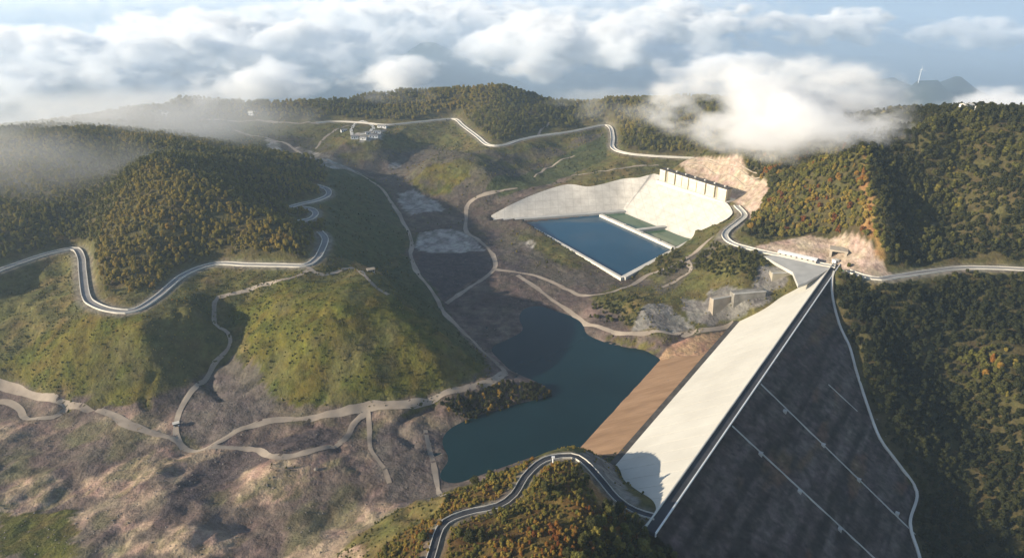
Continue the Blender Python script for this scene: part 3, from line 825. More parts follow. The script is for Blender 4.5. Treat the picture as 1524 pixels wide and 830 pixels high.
TRACKS = [
    ('beige dirt track along the foot of the left grass hill', 5.0, ((-40, 560), (0, 574), (60, 592), (100, 605), (135, 613), (170, 620), (190, 632), (212, 641), (240, 648), (262, 656), (275, 670))),
    ('beige dirt track round the foot of the green hill to the lake', 4.6, ((275, 670), (305, 668), (330, 655), (360, 638), (410, 627), (450, 624), (500, 618), (550, 609), (600, 603), (650, 592), (700, 577), (735, 566), (752, 555))),
    ('dirt track along the valley floor past the shaded back of the green hill', 4.4, ((752, 555), (745, 546), (716, 521), (690, 495), (665, 470), (654, 453), (643, 434), (625, 412), (617, 398), (611, 378), (613, 362), (602, 335), (575, 290), (560, 275), (530, 258), (480, 238), (440, 224), (400, 207), (350, 194))),
    ('curved gravel track crossing the dark plain to the pale gravel flat', 4.0, ((664, 452), (690, 435), (720, 415), (735, 402), (737, 390), (730, 375), (712, 358), (694, 345), (694, 325), (695, 308), (706, 297), (730, 288), (770, 281))),
    ('dirt track from the gravel flat to the lake head', 3.4, ((735, 402), (770, 406), (800, 412), (840, 430), (870, 440), (905, 436), (930, 428), (960, 412), (985, 402), (1010, 392), (1040, 370), (1062, 352))),
    ('orange brown track along the far shore of the lake', 4.2, ((770, 410), (800, 430), (830, 452), (855, 470), (880, 485), (930, 498), (1000, 497), (1050, 491), (1092, 481))),
    ('narrow track down the gully between the two left hills', 3.2, ((462, 402), (430, 415), (390, 425), (334, 441), (322, 447), (319, 462), (320, 482), (335, 492), (343, 505), (340, 520), (320, 545), (295, 572), (272, 605), (262, 640), (268, 660))),
    ('dirt path along the crest of the green hill', 3.6, ((454, 396), (466, 404), (480, 409), (500, 406), (528, 400), (542, 410), (560, 428), (578, 440))),
    ('pale track across the bare foreground earth', 4.2, ((305, 668), (345, 668), (385, 670), (405, 680), (440, 678), (480, 668), (512, 655), (528, 628), (548, 612))),
    ('faint track up the shaded far slope', 3.0, ((795, 264), (815, 250), (838, 237), (855, 232))),
    ('pale track below the far road beside the grey lining', 3.4, ((850, 262), (900, 255), (940, 249), (980, 246))),
    ('far track over the wooded rise behind the golden mound', 4.0, ((800, 203), (810, 190), (840, 175), (880, 160), (930, 150))),
    ('far pale track across the plateau', 4.0, ((300, 178), (350, 181), (400, 182), (440, 184), (470, 183))),
    ('pale track from the valley to the ringed works on the spur', 4.0, ((470, 222), (490, 200), (510, 190), (530, 186))),
    ('vertical bench track down the bank beside the lake', 3.0, ((633, 640), (638, 665), (647, 700), (660, 738))),
    ('loop track on the left bank', 4.0, ((-20, 598), (10, 600), (30, 610), (40, 624), (80, 622), (100, 608))),
    ('thin branching track on the bare earth left of the lake', 2.6, ((548, 614), (550, 640), (552, 670), (570, 695), (580, 720))),
    ('track through the hollow below the service road', 4.0, ((1062, 352), (1040, 372), (1022, 384), (1028, 402), (1010, 416), (985, 428))),
]
for lab, w, px in TRACKS:
    P = spline([hit(*q) for q in px], 3.0)
    ribbon('dirt_track', P, w, .22, M['gravel'], drape=True, jitter=.5, label=lab)

# ------------------------------------------------------------------ intake basin
def lift_mesh(v, f, name, mt, parent=None, smooth=True):
    me = mesh_from(name, v, f, smooth)
    q = bmesh.new(); q.from_mesh(me); bmesh.ops.recalc_face_normals(q, faces=q.faces)
    q.to_mesh(me); q.free()
    if sum(p.normal.z for p in me.polygons) < 0: me.flip_normals()
    return obj(name, me, mt, parent)

m, nt, b = new_mat('basin_concrete', .9, .15)
L = nt.links.new
tc = nd(nt, 'ShaderNodeNewGeometry')
n1 = nd(nt, 'ShaderNodeTexNoise'); n1.inputs['Scale'].default_value = .09; n1.inputs['Detail'].default_value = 9; n1.inputs['Roughness'].default_value = .7
L(tc.outputs['Position'], n1.inputs['Vector'])
cr = nd(nt, 'ShaderNodeValToRGB')
cr.color_ramp.elements[0].position, cr.color_ramp.elements[1].position = .3, .68
cr.color_ramp.elements[0].color, cr.color_ramp.elements[1].color = (.40, .37, .325, 1), (.60, .565, .50, 1)
L(n1.outputs[0], cr.inputs[0])
sepp = nd(nt, 'ShaderNodeSeparateXYZ'); L(tc.outputs['Position'], sepp.inputs[0])
jn = []
for axis_i, per in ((2, 6.0), (0, 9.0)):
    mm = nd(nt, 'ShaderNodeMath', operation='MULTIPLY'); mm.inputs[1].default_value = 1 / per
    fr = nd(nt, 'ShaderNodeMath', operation='FRACT')
    lt = nd(nt, 'ShaderNodeMath', operation='LESS_THAN'); lt.inputs[1].default_value = .07
    L(sepp.outputs[axis_i], mm.inputs[0]); L(mm.outputs[0], fr.inputs[0]); L(fr.outputs[0], lt.inputs[0]); jn.append(lt)
mxj = nd(nt, 'ShaderNodeMath', operation='MAXIMUM'); L(jn[0].outputs[0], mxj.inputs[0]); L(jn[1].outputs[0], mxj.inputs[1])
sc_ = nd(nt, 'ShaderNodeMath', operation='MULTIPLY'); sc_.inputs[1].default_value = .28; L(mxj.outputs[0], sc_.inputs[0])
mj = nd(nt, 'ShaderNodeMix', data_type='RGBA'); mj.inputs[7].default_value = (.24, .22, .19, 1)
L(sc_.outputs[0], mj.inputs[0]); L(cr.outputs[0], mj.inputs[6]); L(mj.outputs[2], b.inputs['Base Color'])
M['basin'] = m

basin = thing('intake_basin', 'concrete lined intake basin with grey and white sloping walls round a blue pool', 'basin', tuple(at(880, 360, -34)))
bo = np.array(basin.location)
bot, top = LB.copy(), LT.copy()
bot[:, 2] -= 5
bot[:, :2] -= (top[:, :2] - bot[:, :2]) * .17
v, f, R = [], [], 11
for i in range(len(bot)):
    for k in range(R):
        t = k / (R - 1)
        p = bot[i] * (1 - t) + top[i] * t
        v.append(p - bo)
for i in range(len(bot) - 1):
    for k in range(R - 1):
        a = i * R + k
        f.append((a, a + 1, a + R + 1, a + R))
lift_mesh(v, f, 'sloped_lining', M['basin'], basin)
def bar(name, p0, p1, w, ztop, zbot, mt, parent, origin, w2=None):
    p0, p1 = np.array(p0[:2]), np.array(p1[:2])
    t = (p1 - p0) / np.linalg.norm(p1 - p0); nrm = np.array([-t[1], t[0]])
    w2 = w if w2 is None else w2
    q = [p0 - nrm * w / 2, p1 - nrm * w2 / 2, p1 + nrm * w2 / 2, p0 + nrm * w / 2]
    mb = MB().hexa([(*a, zbot) for a in q], [(*a, ztop) for a in q])
    mb.v = [tuple(np.array(a) - origin) for a in mb.v]
    return mb.build(name, mt, parent)
bar('pool_kerb', at(778, 330, -34), at(926, 413, -34), 3.2, -33.9, -46, M['concrete_pale'], basin, bo)
bar('pool_kerb', at(928, 412, -34), at(1034, 355, -34), 4.6, -33.75, -46, M['concrete_pale'], basin, bo)
bar('walkway', at(735, 327.5, -34), at(929, 313, -34), 6.0, -34.0, -46, M['concrete'], basin, bo, 7)
bar('dividing_wall', at(894, 319, -34), at(1003, 368, -34), 4.0, -33.6, -46, M['concrete_pale'], basin, bo)
bar('cross_slab', at(949, 342, -34), at(990, 337, -34), 5.5, -33.4, -46, M['concrete'], basin, bo)
for q in ((905, 324), (930, 335), (955, 346.5), (980, 358)):
    p = at(q[0], q[1], -33.6) - bo
    MB().box(p[0] - 1.3, p[0] + 1.3, p[1] - 1.3, p[1] + 1.3, p[2], p[2] + 1.4).build('gate_pier', M['concrete'], basin)
wq = [at(*q, -36.4) for q in ((776, 330), (894, 318), (1003, 367), (928, 414))]
tag(obj('pool_water', mesh_from('pool_water', wq, [(0, 3, 2, 1)]), M['pool']), 'clear blue water filling the four sided basin pool', kind='structure')
wq = [at(*q, -36.2) for q in ((894, 318), (928, 308), (1040, 350), (1003, 368))]
tag(obj('forebay_water', mesh_from('forebay_water', wq, [(0, 3, 2, 1)]), M['forebay']), 'shallow green water between dividing wall and white slope', kind='structure')

# intake gate house on the basin rim
g0, g1 = at(981, 268, -2), at(1079, 300, -2)
GL = float(np.linalg.norm(g1 - g0))
gate = thing('intake_gatehouse', 'cream concrete gate house of tall bays standing on the basin rim', 'gate house', tuple(g0), math.atan2(g1[1] - g0[1], g1[0] - g0[0]))
M['cream'] = noisy('cream_concrete', (.52, .47, .34), (.66, .60, .45), .12, 6, .85)
M['recess'] = noisy('recess_concrete', (.28, .25, .19), (.38, .34, .26), .15, 6, .9)
MB().box(-3, GL + 3, -2.5, 16, -4, .1).build('platform', M['concrete_pale'], gate)
MB().box(.5, GL - .5, 2.0, 8.5, .1, 12.2).build('back_wall', M['recess'], gate)
for a, c in ((0, .086), (.139, .238), (.262, .35), (.36, .45), (.466, .575), (.585, .70), (.722, .834), (.887, 1.0)):
    bay = MB().box(GL * a, GL * c, 0, 2.6, .1, 13.0).build('bay', M['cream'], gate)
    MB().box(GL * a - .25, GL * c + .25, -.25, 2.9, 12.2, 12.7).build('cornice', M['white_paint'], bay)
MB().box(-.4, GL + .4, .6, 9.2, 13.0, 13.7).build('deck', M['dark_roof'], gate)
MB().box(-.2, GL + .2, 2.65, 9.0, 12.2, 13.0).build('beam', M['recess'], gate)
for k in range(7):
    x = GL * (k + .5) / 7
    MB().box(x - .9, x + .9, 5, 7, 13.7, 15.0).build('hoist_cabinet', M['concrete'], gate)

# berms of the excavated slope behind the gate house: pale drainage ledges that follow the cut
def ledge(px, w, label):
    P = spline([hit(*q) for q in px], 3.0)
    P[:, 2] = [float(zat(p[0], p[1])) for p in P]
    tag(wall_along('slope_ledge', P, w, -.6, .45, M['shotcrete']), label, 'ledge', 'ledges on the excavated slopes')
ledge([(1015, 246), (1050, 250), (1090, 262), (1130, 276)], 1.6, 'pale ledge across the pink excavated slope behind the gate house')
ledge([(1025, 241), (1060, 242), (1100, 252), (1138, 264)], 1.6, 'pale ledge across the pink excavated slope behind the gate house')
ledge([(1050, 236), (1090, 240), (1140, 256)], 1.4, 'pale ledge across the pink excavated slope behind the gate house')

# ------------------------------------------------------------------ dam end: plaza, shed, portal, walls
def slab_px(name, pts, z, thick, mt, parent=None):
    q = [at(p[0], p[1], z) for p in pts]
    ar = sum(q[i][0] * q[(i + 1) % len(q)][1] - q[(i + 1) % len(q)][0] * q[i][1] for i in range(len(q)))
    if ar < 0: q = q[::-1]
    return MB().hexa([(a[0], a[1], z - thick) for a in q], [tuple(a) for a in q]).build(name, mt, parent)
tag(slab_px('plaza', ((1137, 381), (1162, 379.5), (1213, 394), (1236, 399), (1200, 420), (1188, 424), (1180, 405)), .3, 2.5, M['concrete']), 'pale concrete yard at the far end of the dam', 'yard')
a, c = at(1157, 379, .3), at(1214, 392, .3)
SL = float(np.linalg.norm(c - a))
shed = thing('long_shed', 'long low white shed between the road and the concrete yard', 'shed', tuple(a), math.atan2(c[1] - a[1], c[0] - a[0]))
MB().box(0, SL, 0, 3.4, 0, 2.6).build('wall', M['concrete'], shed)
MB().hexa([(-.3, -.4, 2.6), (SL + .3, -.4, 2.6), (SL + .3, 3.8, 2.6), (-.3, 3.8, 2.6)], [(-.3, -.2, 2.95), (SL + .3, -.2, 2.95), (SL + .3, 3.6, 3.6), (-.3, 3.6, 3.6)]).build('roof', M['white_paint'], shed)
for k in range(7):
    x = SL * (k + .5) / 7
    MB().box(x - .7, x + .7, -.05, .12, .9, 2.0).build('window', M['dark_roof'], shed)
# access portal in the cut
a = at(1232, 392, .2); c = at(1258, 396, .2)
prt = thing('tunnel_portal', 'concrete portal with a dark opening in the beige cut beside the dam end', 'portal', tuple(a), math.atan2(c[1] - a[1], c[0] - a[0]))
PLn = float(np.linalg.norm(c - a))
MB().box(0, 1.8, 9, 19, -2, 8).build('side_wall', M['shotcrete'], prt)
MB().box(PLn - 1.8, PLn, 9, 19, -2, 8).build('side_wall', M['shotcrete'], prt)
MB().box(-.4, PLn + .4, 8.7, 19.2, 8, 9.4).build('lintel', M['shotcrete'], prt)
MB().box(1.8, PLn - 1.8, 14, 16, -2, 8).build('back_wall', M['dark_roof'], prt)  # dark panel painted to stand in for the shade inside the opening
a = at(1243, 391, .2)
k_ = thing('gate_kiosk', 'small white kiosk at the far end of the dam crest', 'kiosk', tuple(a), .4)
MB().box(-2, 2, -1.8, 1.8, -.5, 2.8).build('wall', M['white_paint'], k_)
MB().box(-2.3, 2.3, -2.1, 2.1, 2.8, 3.1).build('roof', M['concrete_pale'], k_)
MB().box(-.5, .5, -1.95, -1.75, 0, 2.1).build('door', M['dark_roof'], k_)
# green netting below the road
npx = [(1250, 400), (1262, 405), (1275, 409.5), (1290, 415), (1304, 419)]
for lo, hi, w_ in ((-2.2, .6, 'upper'), (-5.4, -2.7, 'lower')):
    P = spline([at(q[0], q[1] + 1.5, 1.0) for q in npx], 4)
    v, f = [], []
    for i, p in enumerate(P):
        o_ = np.array([.35, -.93])
        for zz, off in ((hi, 0), (lo, 2.2), (lo - .3, 1.9), (hi - .3, -.3)):
            sh = 0 if w_ == 'upper' else 2.6
            v.append((p[0] + o_[0] * (off + sh), p[1] + o_[1] * (off + sh), p[2] + zz))
    for i in range(len(P) - 1):
        for k in range(4):
            f.append((i * 4 + k, i * 4 + (k + 1) % 4, i * 4 + 4 + (k + 1) % 4, i * 4 + 4 + k))
    tag(lift_mesh(v, f, 'slope_net', M['green_net'], None, False), f'bright green netting band below the dam end road, {w_} one', 'netting')
# retaining blocks below the yard
def block(px0, px1, ztop, depth, zbot, label, mt='stained'):
    a, c = at(px0[0], px0[1], ztop), at(px1[0], px1[1], ztop)
    W_ = float(np.linalg.norm(c - a))
    t = thing('retaining_block', label, 'retaining wall', (a[0], a[1], 0), math.atan2(c[1] - a[1], c[0] - a[0]))
    MB().hexa([(0, -1.6, zbot), (W_, -1.6, zbot), (W_, depth, zbot), (0, depth, zbot)], [(0, 0, ztop), (W_, 0, ztop), (W_, depth, ztop), (0, depth, ztop)]).build('wall', M[mt], t)
    MB().box(-.3, W_ + .3, -.4, .8, ztop, ztop + .7).build('coping', M['concrete'], t)
block((1093, 438), (1140, 434), -13, 7, -30, 'grey concrete retaining wall below the yard, longer one', 'stained')
block((1062, 446), (1090, 441), -17, 5, -32, 'beige concrete retaining wall beside the longer grey one', 'shotcrete')
block((1150, 407), (1184, 406), -3, 6, -16, 'dark stained retaining wall carrying the edge of the yard', 'recess')

# ------------------------------------------------------------------ small buildings
def house(px, py, z, L_, W_, Hh, rz, label, group=None, roof='concrete_pale', wall='white_paint', cat='building', sink=1.0):
    p = hit(px, py) if z is None else at(px, py, z)
    if z is not None: p[2] = z
    t = thing('site_building', label, cat, (p[0], p[1], p[2]), rz, group)
    MB().box(-L_ / 2, L_ / 2, -W_ / 2, W_ / 2, -sink, Hh).build('wall', M[wall], t)
    g = Hh + W_ * .22
    MB().hexa([(-L_ / 2 - .4, -W_ / 2 - .5, Hh), (L_ / 2 + .4, -W_ / 2 - .5, Hh), (L_ / 2 + .4, W_ / 2 + .5, Hh), (-L_ / 2 - .4, W_ / 2 + .5, Hh)], [(-L_ / 2 - .4, -.15, g), (L_ / 2 + .4, -.15, g), (L_ / 2 + .4, .15, g), (-L_ / 2 - .4, .15, g)]).build('roof', M[roof], t)
    MB().box(-.8, .8, -W_ / 2 - .06, -W_ / 2 + .1, 0, 2.2).build('door', M['dark_roof'], t)
    for s_ in (-.3, .3):
        MB().box(L_ * s_ - .8, L_ * s_ + .8, -W_ / 2 - .06, -W_ / 2 + .1, 1.0, 2.3).build('window', M['dark_roof'], t)
    return t
GRP = 'site buildings on the far spur'
for px, py, L_, W_, rz in ((528, 206, 10, 6, .2), (541, 208, 9, 5, -.1), (556, 205, 13, 6, .1), (561, 198, 11, 5, .15), (548, 200, 7, 5, .3), (569, 190, 14, 6, -.15), (512, 196, 9, 5, .5)):
    house(px, py, None, L_, W_, 3.2, rz, 'pale site building beside the loop of road on the far spur', GRP, roof='road_grey')
loop = spline([hit(*q) for q in ((524, 202), (523, 192), (529, 184), (540, 181), (550, 185), (556, 192), (548, 198), (536, 201))], 3)
ribbon('loop_road', loop, 4.5, .35, M['concrete'], drape=True, label='pale loop of road on the far spur among site buildings')
house(247, 172, None, 9, 7, 4, .2, 'lone white house at the foot of the hazy far left ridge', cat='house')
house(375, 171, None, 9, 7, 4, -.3, 'lone white house above the far plateau track', cat='house')
house(1437, 164, None, 11, 7, 5, .3, 'larger white hut on the ridge above the dark forest', cat='hut')
house(1457, 165, None, 6, 5, 3.6, 0, 'smaller white hut on the ridge above the dark forest', cat='hut')
house(263, 634, None, 3.2, 2.2, 2.2, .5, 'tiny white cabin at the foot of the grey gully', cat='cabin')
house(552, 405, None, 6, 4, 3, .4, 'small cabin on the crest path of the green hill', cat='cabin', wall='concrete', roof='shotcrete')
# white marker post on the near hill
p = hit(823, 690)
t = thing('marker_post', 'white post standing beside the near hill road', 'post', tuple(p))
MB().tube((0, 0, -1), (0, 0, 3.6), .42, .36, 8).build('shaft', M['white_paint'], t)
MB().box(-.75, .75, -.45, .45, 3.6, 4.3).build('cap', M['white_paint'], t)
# wind turbine on the next ridge
tx, ty = 0.0, 0.0      # set down on the far blue hill below
t = thing('wind_turbine', 'slim white wind turbine on the hazy blue hill', 'turbine', (tx, ty, 0))
turbine = t
MB().tube((0, 0, -12), (0, 0, 40), 1.6, 1.1, 12).build('tower', M['white_paint'], t)
nac = MB().box(-1.4, 1.4, -4, 3, 39, 42).build('nacelle', M['white_paint'], t)
for k in range(3):
    a = math.radians(90 + 120 * k + 8)
    dx, dz = math.cos(a), math.sin(a)
    px_, pz_ = -dz, dx
    base = [(dx * 1 + px_ * 1.1, -4.6, 40.5 + dz * 1 + pz_ * 1.1), (dx * 1 - px_ * 1.1, -4.6, 40.5 + dz - pz_ * 1.1), (dx - px_ * 1.1, -4.2, 40.5 + dz - pz_ * 1.1), (dx + px_ * 1.1, -4.2, 40.5 + dz + pz_ * 1.1)]
    tip = [(dx * 17 + px_ * .3, -4.6, 40.5 + dz * 17 + pz_ * .3), (dx * 17 - px_ * .3, -4.6, 40.5 + dz * 17 - pz_ * .3), (dx * 17 - px_ * .3, -4.4, 40.5 + dz * 17 - pz_ * .3), (dx * 17 + px_ * .3, -4.4, 40.5 + dz * 17 + pz_ * .3)]
    MB().hexa(base, tip).build('blade', M['white_paint'], t)

# ------------------------------------------------------------------ trees
m, nt, b = new_mat('foliage', .85, .15)
L = nt.links.new
at_ = nd(nt, 'ShaderNodeAttribute', attribute_name='tint', attribute_type='INSTANCER')
gp = nd(nt, 'ShaderNodeNewGeometry')
nn = nd(nt, 'ShaderNodeTexNoise'); nn.inputs['Scale'].default_value = .9; nn.inputs['Detail'].default_value = 2
L(gp.outputs['Position'], nn.inputs['Vector'])
ad = nd(nt, 'ShaderNodeMath', operation='MULTIPLY_ADD'); ad.inputs[1].default_value = .30; ad.inputs[2].default_value = -.15
L(nn.outputs[0], ad.inputs[0])
sm = nd(nt, 'ShaderNodeMath', operation='ADD'); L(at_.outputs['Fac'], sm.inputs[0]); L(ad.outputs[0], sm.inputs[1])
cr = nd(nt, 'ShaderNodeValToRGB')
stops = [(0.0, (.020, .025, .010)), (.22, (.060, .060, .018)), (.45, (.145, .140, .032)), (.65, (.30, .225, .046)), (.82, (.285, .130, .028)), (1.0, (.17, .058, .018))]
cr.color_ramp.elements[0].position = 0; cr.color_ramp.elements[0].color = (*stops[0][1], 1)
cr.color_ramp.elements[1].position = 1; cr.color_ramp.elements[1].color = (*stops[-1][1], 1)
for p_, c_ in stops[1:-1]:
    cr.color_ramp.elements.new(p_).color = (*c_, 1)
L(sm.outputs[0], cr.inputs[0]); L(cr.outputs[0], b.inputs['Base Color'])
tl = nd(nt, 'ShaderNodeBsdfTranslucent'); L(cr.outputs[0], tl.inputs[0])
mxs = nd(nt, 'ShaderNodeMixShader'); mxs.inputs[0].default_value = .25
L(b.outputs[0], mxs.inputs[1]); L(tl.outputs[0], mxs.inputs[2]); L(mxs.outputs[0], nt.nodes['Material Output'].inputs['Surface'])
M['foliage'] = m
M['bark'] = noisy('bark', (.05, .04, .03), (.11, .09, .07), 1.2, 5, .95)

def crown_mesh(seed, wide, tall, cone=False):
    r = np.random.default_rng(seed)
    v, f = [], []
    ncl = 17
    cl = []
    for k in range(ncl):
        a = r.random() * 6.283
        h = r.random()
        rad = (1 - h) * .9 + .1 if cone else math.sqrt(max(0, 1 - (2 * h - 1) ** 2 * .9))
        rr = rad * wide * (.45 + .35 * r.random())
        cl.append((math.cos(a) * rr, math.sin(a) * rr, 2.2 + h * tall, (.75 + .75 * r.random()) * wide * .40 * (1.15 - .45 * h if cone else 1)))
    for (x, y, z, R_) in cl:
        n_l = int(30 + R_ * 16)
        for k in range(n_l):
            d = r.normal(size=3); d /= np.linalg.norm(d)
            p = np.array([x, y, z]) + d * R_ * (.72 + .34 * r.random())
            if p[2] < 1.2: continue
            nrm = d + r.normal(size=3) * .45; nrm /= np.linalg.norm(nrm)
            u = np.cross(nrm, r.normal(size=3)); u /= np.linalg.norm(u); w_ = np.cross(nrm, u)
            s_ = .30 + .28 * r.random()
            b0 = len(v)
            v += [p - u * s_, p + w_ * s_ * .6, p + u * s_, p - w_ * s_ * .6]
            f.append((b0, b0 + 1, b0 + 2, b0 + 3))
        ico = bmesh.new(); bmesh.ops.create_icosphere(ico, subdivisions=1, radius=R_ * .78)
        b0 = len(v)
        for q in ico.verts: v.append(np.array(q.co) * (.85 + .3 * r.random()) + np.array([x, y, z]))
        ico.verts.index_update()
        for q in ico.faces: f.append(tuple(b0 + w2.index for w2 in q.verts))
        ico.free()
    me = mesh_from('crown', v, f)
    me.materials.append(M['foliage'])
    return me
CROWNS = [crown_mesh(11, 3.1, 4.6), crown_mesh(12, 3.6, 4.0), crown_mesh(13, 2.7, 5.6), crown_mesh(14, 2.5, 6.4, True), crown_mesh(15, 3.3, 5.0)]
tb = MB().tube((0, 0, -1.2), (0, 0, 3.0), .28, .20, 7).tube((0, 0, 3.0), (.35, .1, 6.0), .20, .07, 6).tube((0, 0, 2.8), (-1.3, .5, 4.6), .11, .05, 5).tube((0, 0, 3.1), (1.0, -.9, 5.0), .11, .05, 5)
trunk_me = mesh_from('trunk', tb.v, tb.f); trunk_me.materials.append(M['bark'])

def visible_px(x, y, z):
    d = np.stack([x, y, z - ZC])
    dep = d[1] * cp - d[2] * sp
    u = 762 + F * d[0] / dep
    w_ = 415 - F * (d[1] * sp + d[2] * cp) / dep
    return u, w_, dep

def gsample(A):
    def fn(x, y):
        i = np.clip(np.searchsorted(GX, x) - 1, 0, len(GX) - 1); j = np.clip(np.searchsorted(GY, y) - 1, 0, len(GY) - 1)
        return A[j, i]
    return fn
def scatter(xr, yr, step, mask_fn, smin, smax):
    gx, gy = np.meshgrid(np.arange(xr[0], xr[1], step), np.arange(yr[0], yr[1], step))
    x = (gx + (rng.random(gx.shape) - .5) * step * .95).ravel(); y = (gy + (rng.random(gy.shape) - .5) * step * .95).ravel()
    k = np.minimum(1, mask_fn(x, y) * gsample(np.sqrt(1 + slope ** 2) / 1.12)(x, y) * .62) > rng.random(x.size)
    x, y = x[k], y[k]
    z = zat(x, y)
    u, w_, dep = visible_px(x, y, z)
    k = (u > -160) & (u < 1690) & (w_ > -20) & (w_ < 930) & (dep > 60)
    x, y, z = x[k], y[k], z[k]
    s = smin + (smax - smin) * rng.random(x.size) ** 1.4
    return np.stack([x, y, z, s], 1)
s_dam, t_dam = dam_st(XX, YY)
dz_ = dam_z(XX, YY)
on_dam = (s_dam > S0 - 3) & (s_dam < S1 + 3) & (t_dam > -CW - 1) & (t_dam < FB * US + 4) & (H < dz_ + 1.0)
on_dam = on_dam | (in_foot & (H < dz_ + 1.0))
clear = np.maximum.reduce([cut_m, rock_m * .8, on_dam.astype(float), ss(12, 8, road_d), in_bas.astype(float), near_hill.astype(float)])
d_gate, _ = seg_dist([g0, g1], XX, YY)
clear = np.maximum(clear, ss(30, 20, d_gate))
yard_poly = [at(*q) for q in ((1130, 376, 0), (1262, 392, 0), (1250, 408, 0), (1190, 428, -4))]
clear = np.maximum(clear, inside(yard_poly, XX, YY).astype(float))
net_poly = [at(*q) for q in ((1240, 396, 1), (1312, 414, 1), (1318, 440, -8), (1248, 424, -6))]
clear = np.maximum(clear, inside(net_poly, XX, YY).astype(float))
d_dr, _ = seg_dist(DRAIN3, XX, YY)
clear = np.maximum(clear, ss(5, 3, d_dr))
wood = np.clip(forest, 0, 1) * (1 - clear)
wood = np.maximum(wood, ((~in_foot) & (d_drain < 16) & (d_drain > 2.5) & (t_dam < -CW - 3)) * .95 * (1 - inside(net_poly, XX, YY)))
wood_f = gsample(wood)
far_f = lambda x, y: wood_f(x, y) * .96
T_near = scatter((-700, 700), (90, 760), 3.1, far_f, .38, .86)
T_far = scatter((-1150, 1150), (760, 1420), 4.2, far_f, .42, .9)
# wooded patch on the near hill by the dam, scrub elsewhere on it
nh_wood = pmask(((860, 800), (880, 765), (905, 752), (940, 775), (1000, 785), (1100, 815), (1160, 850), (1100, 930), (900, 930), (820, 860)), .4)
nh_wood = np.maximum(nh_wood, .06 * near_hill) * ss(8, 12, road_d) * (1 - on_dam)
T_hill = scatter((-150, 260), (90, 300), 3.0, gsample(nh_wood * .95), .4, .85)
spit = inside([at(*q) for q in ((652, 602, -41), (700, 590, -41), (748, 572, -41), (800, 572, -42), (826, 586, -44), (800, 605, -44), (742, 616, -44), (690, 630, -44))], XX + (n_fin - .5) * 5, YY) * (H > -45.6) * 1.6
T_spit = scatter((-150, 100), (300, 460), 2.1, gsample(spit * .95), .26, .48)
mound = np.maximum(pmask(((1035, 385), (1060, 365), (1085, 362), (1130, 385), (1150, 405), (1125, 425), (1060, 415), (1035, 405)), .4), pmask(((868, 470), (900, 445), (940, 440), (955, 455), (935, 490), (890, 482)), .4) * .55) * (1 - ss(9, 6, road_d)) * (1 - clear)
mound = np.maximum(mound, pmask(((975, 385), (1005, 378), (1020, 395), (1000, 415), (975, 415)), .3) * .7)
T_mound = scatter((-50, 350), (400, 720), 2.6, gsample(mound), .28, .55)
T_near[:, 3] *= np.where(T_near[:, 0] < 0, .82, 1.0)
treez = np.concatenate([T_near, T_far, T_hill, T_spit, T_mound])
grp = np.concatenate([np.full(len(a_), k) for k, a_ in enumerate((T_near, T_far, T_hill, T_spit, T_mound))])
tx_, ty_, tz_, ts_ = treez.T
nb, nm_, nf = fbm(tx_, ty_, 110, 3, 2), fbm(tx_, ty_, 30, 3, 1), rng.random(len(tx_))
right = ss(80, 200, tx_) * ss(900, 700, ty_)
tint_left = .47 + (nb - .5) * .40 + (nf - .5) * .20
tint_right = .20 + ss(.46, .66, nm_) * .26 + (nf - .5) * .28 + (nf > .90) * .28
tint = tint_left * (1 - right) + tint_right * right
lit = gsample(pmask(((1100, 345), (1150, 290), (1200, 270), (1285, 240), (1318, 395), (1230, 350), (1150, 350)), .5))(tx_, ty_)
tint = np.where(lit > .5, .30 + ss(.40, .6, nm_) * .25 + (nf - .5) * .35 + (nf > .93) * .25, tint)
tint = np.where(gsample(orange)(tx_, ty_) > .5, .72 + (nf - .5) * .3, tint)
spur_shade = inside([at(1283, 225, 72), at(1292, 300, 45), at(1306, 360, 20), at(1322, 400, 4), np.array((900., 470., 0)), np.array((1000., 760., 0)), np.array((360., 700., 0))], tx_, ty_)
tint = np.where(spur_shade, tint * .62, tint)  # shade right of the spur painted in as darker tree tint
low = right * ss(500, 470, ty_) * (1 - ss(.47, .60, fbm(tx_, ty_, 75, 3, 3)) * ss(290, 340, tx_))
tint = tint * (1 - .80 * low)  # shadow over the lower right slope put into the tree tint
pyr = gsample(pmask(((145, 425), (150, 345), (200, 260), (250, 245), (300, 272), (400, 332), (455, 382), (380, 388), (300, 392), (240, 425), (190, 450)), .2))(tx_, ty_)
tint = np.where(pyr > .5, .60 + (nm_ - .5) * .20 + (nf - .5) * .12, tint)
tint = np.where(grp == 2, .42 + (nb - .5) * .5 + (nf - .5) * .5, tint)
tint = np.where(grp == 3, .14 + (nf - .5) * .3 + (nf > .85) * .45, tint)
tint = np.where(grp == 4, .26 + (nf - .5) * .3, tint)
tint = np.clip(tint, 0, 1)
tvar = rng.integers(0, 5, len(tx_)); trot = rng.random(len(tx_)) * 6.283
u_, w_, dep_ = visible_px(tx_, ty_, tz_ + 5 * ts_)
app = ts_ / dep_ * ((u_ > 5) & (u_ < 1519) & (w_ > 5) & (w_ < 828))
order = np.argsort(-app)
single = []
for k in order:
    if len(single) >= 290 or app[k] <= 0: break
    tt = np.linspace(.3, .985, 60)
    P = np.array([0, 0, ZC])[None] + tt[:, None] * (np.array([tx_[k], ty_[k], tz_[k] + 5.5 * ts_[k]]) - np.array([0, 0, ZC]))[None]
    if (P[:, 2] > zat(P[:, 0], P[:, 1])).all():
        single.append(k)
single = np.array(single)
def tname(v): return 'dark green' if v < .2 else 'olive green' if v < .4 else 'yellow green' if v < .56 else 'golden' if v < .74 else 'rust orange'  # dark green takes in trees darkened by the painted slope shade
protos = {}
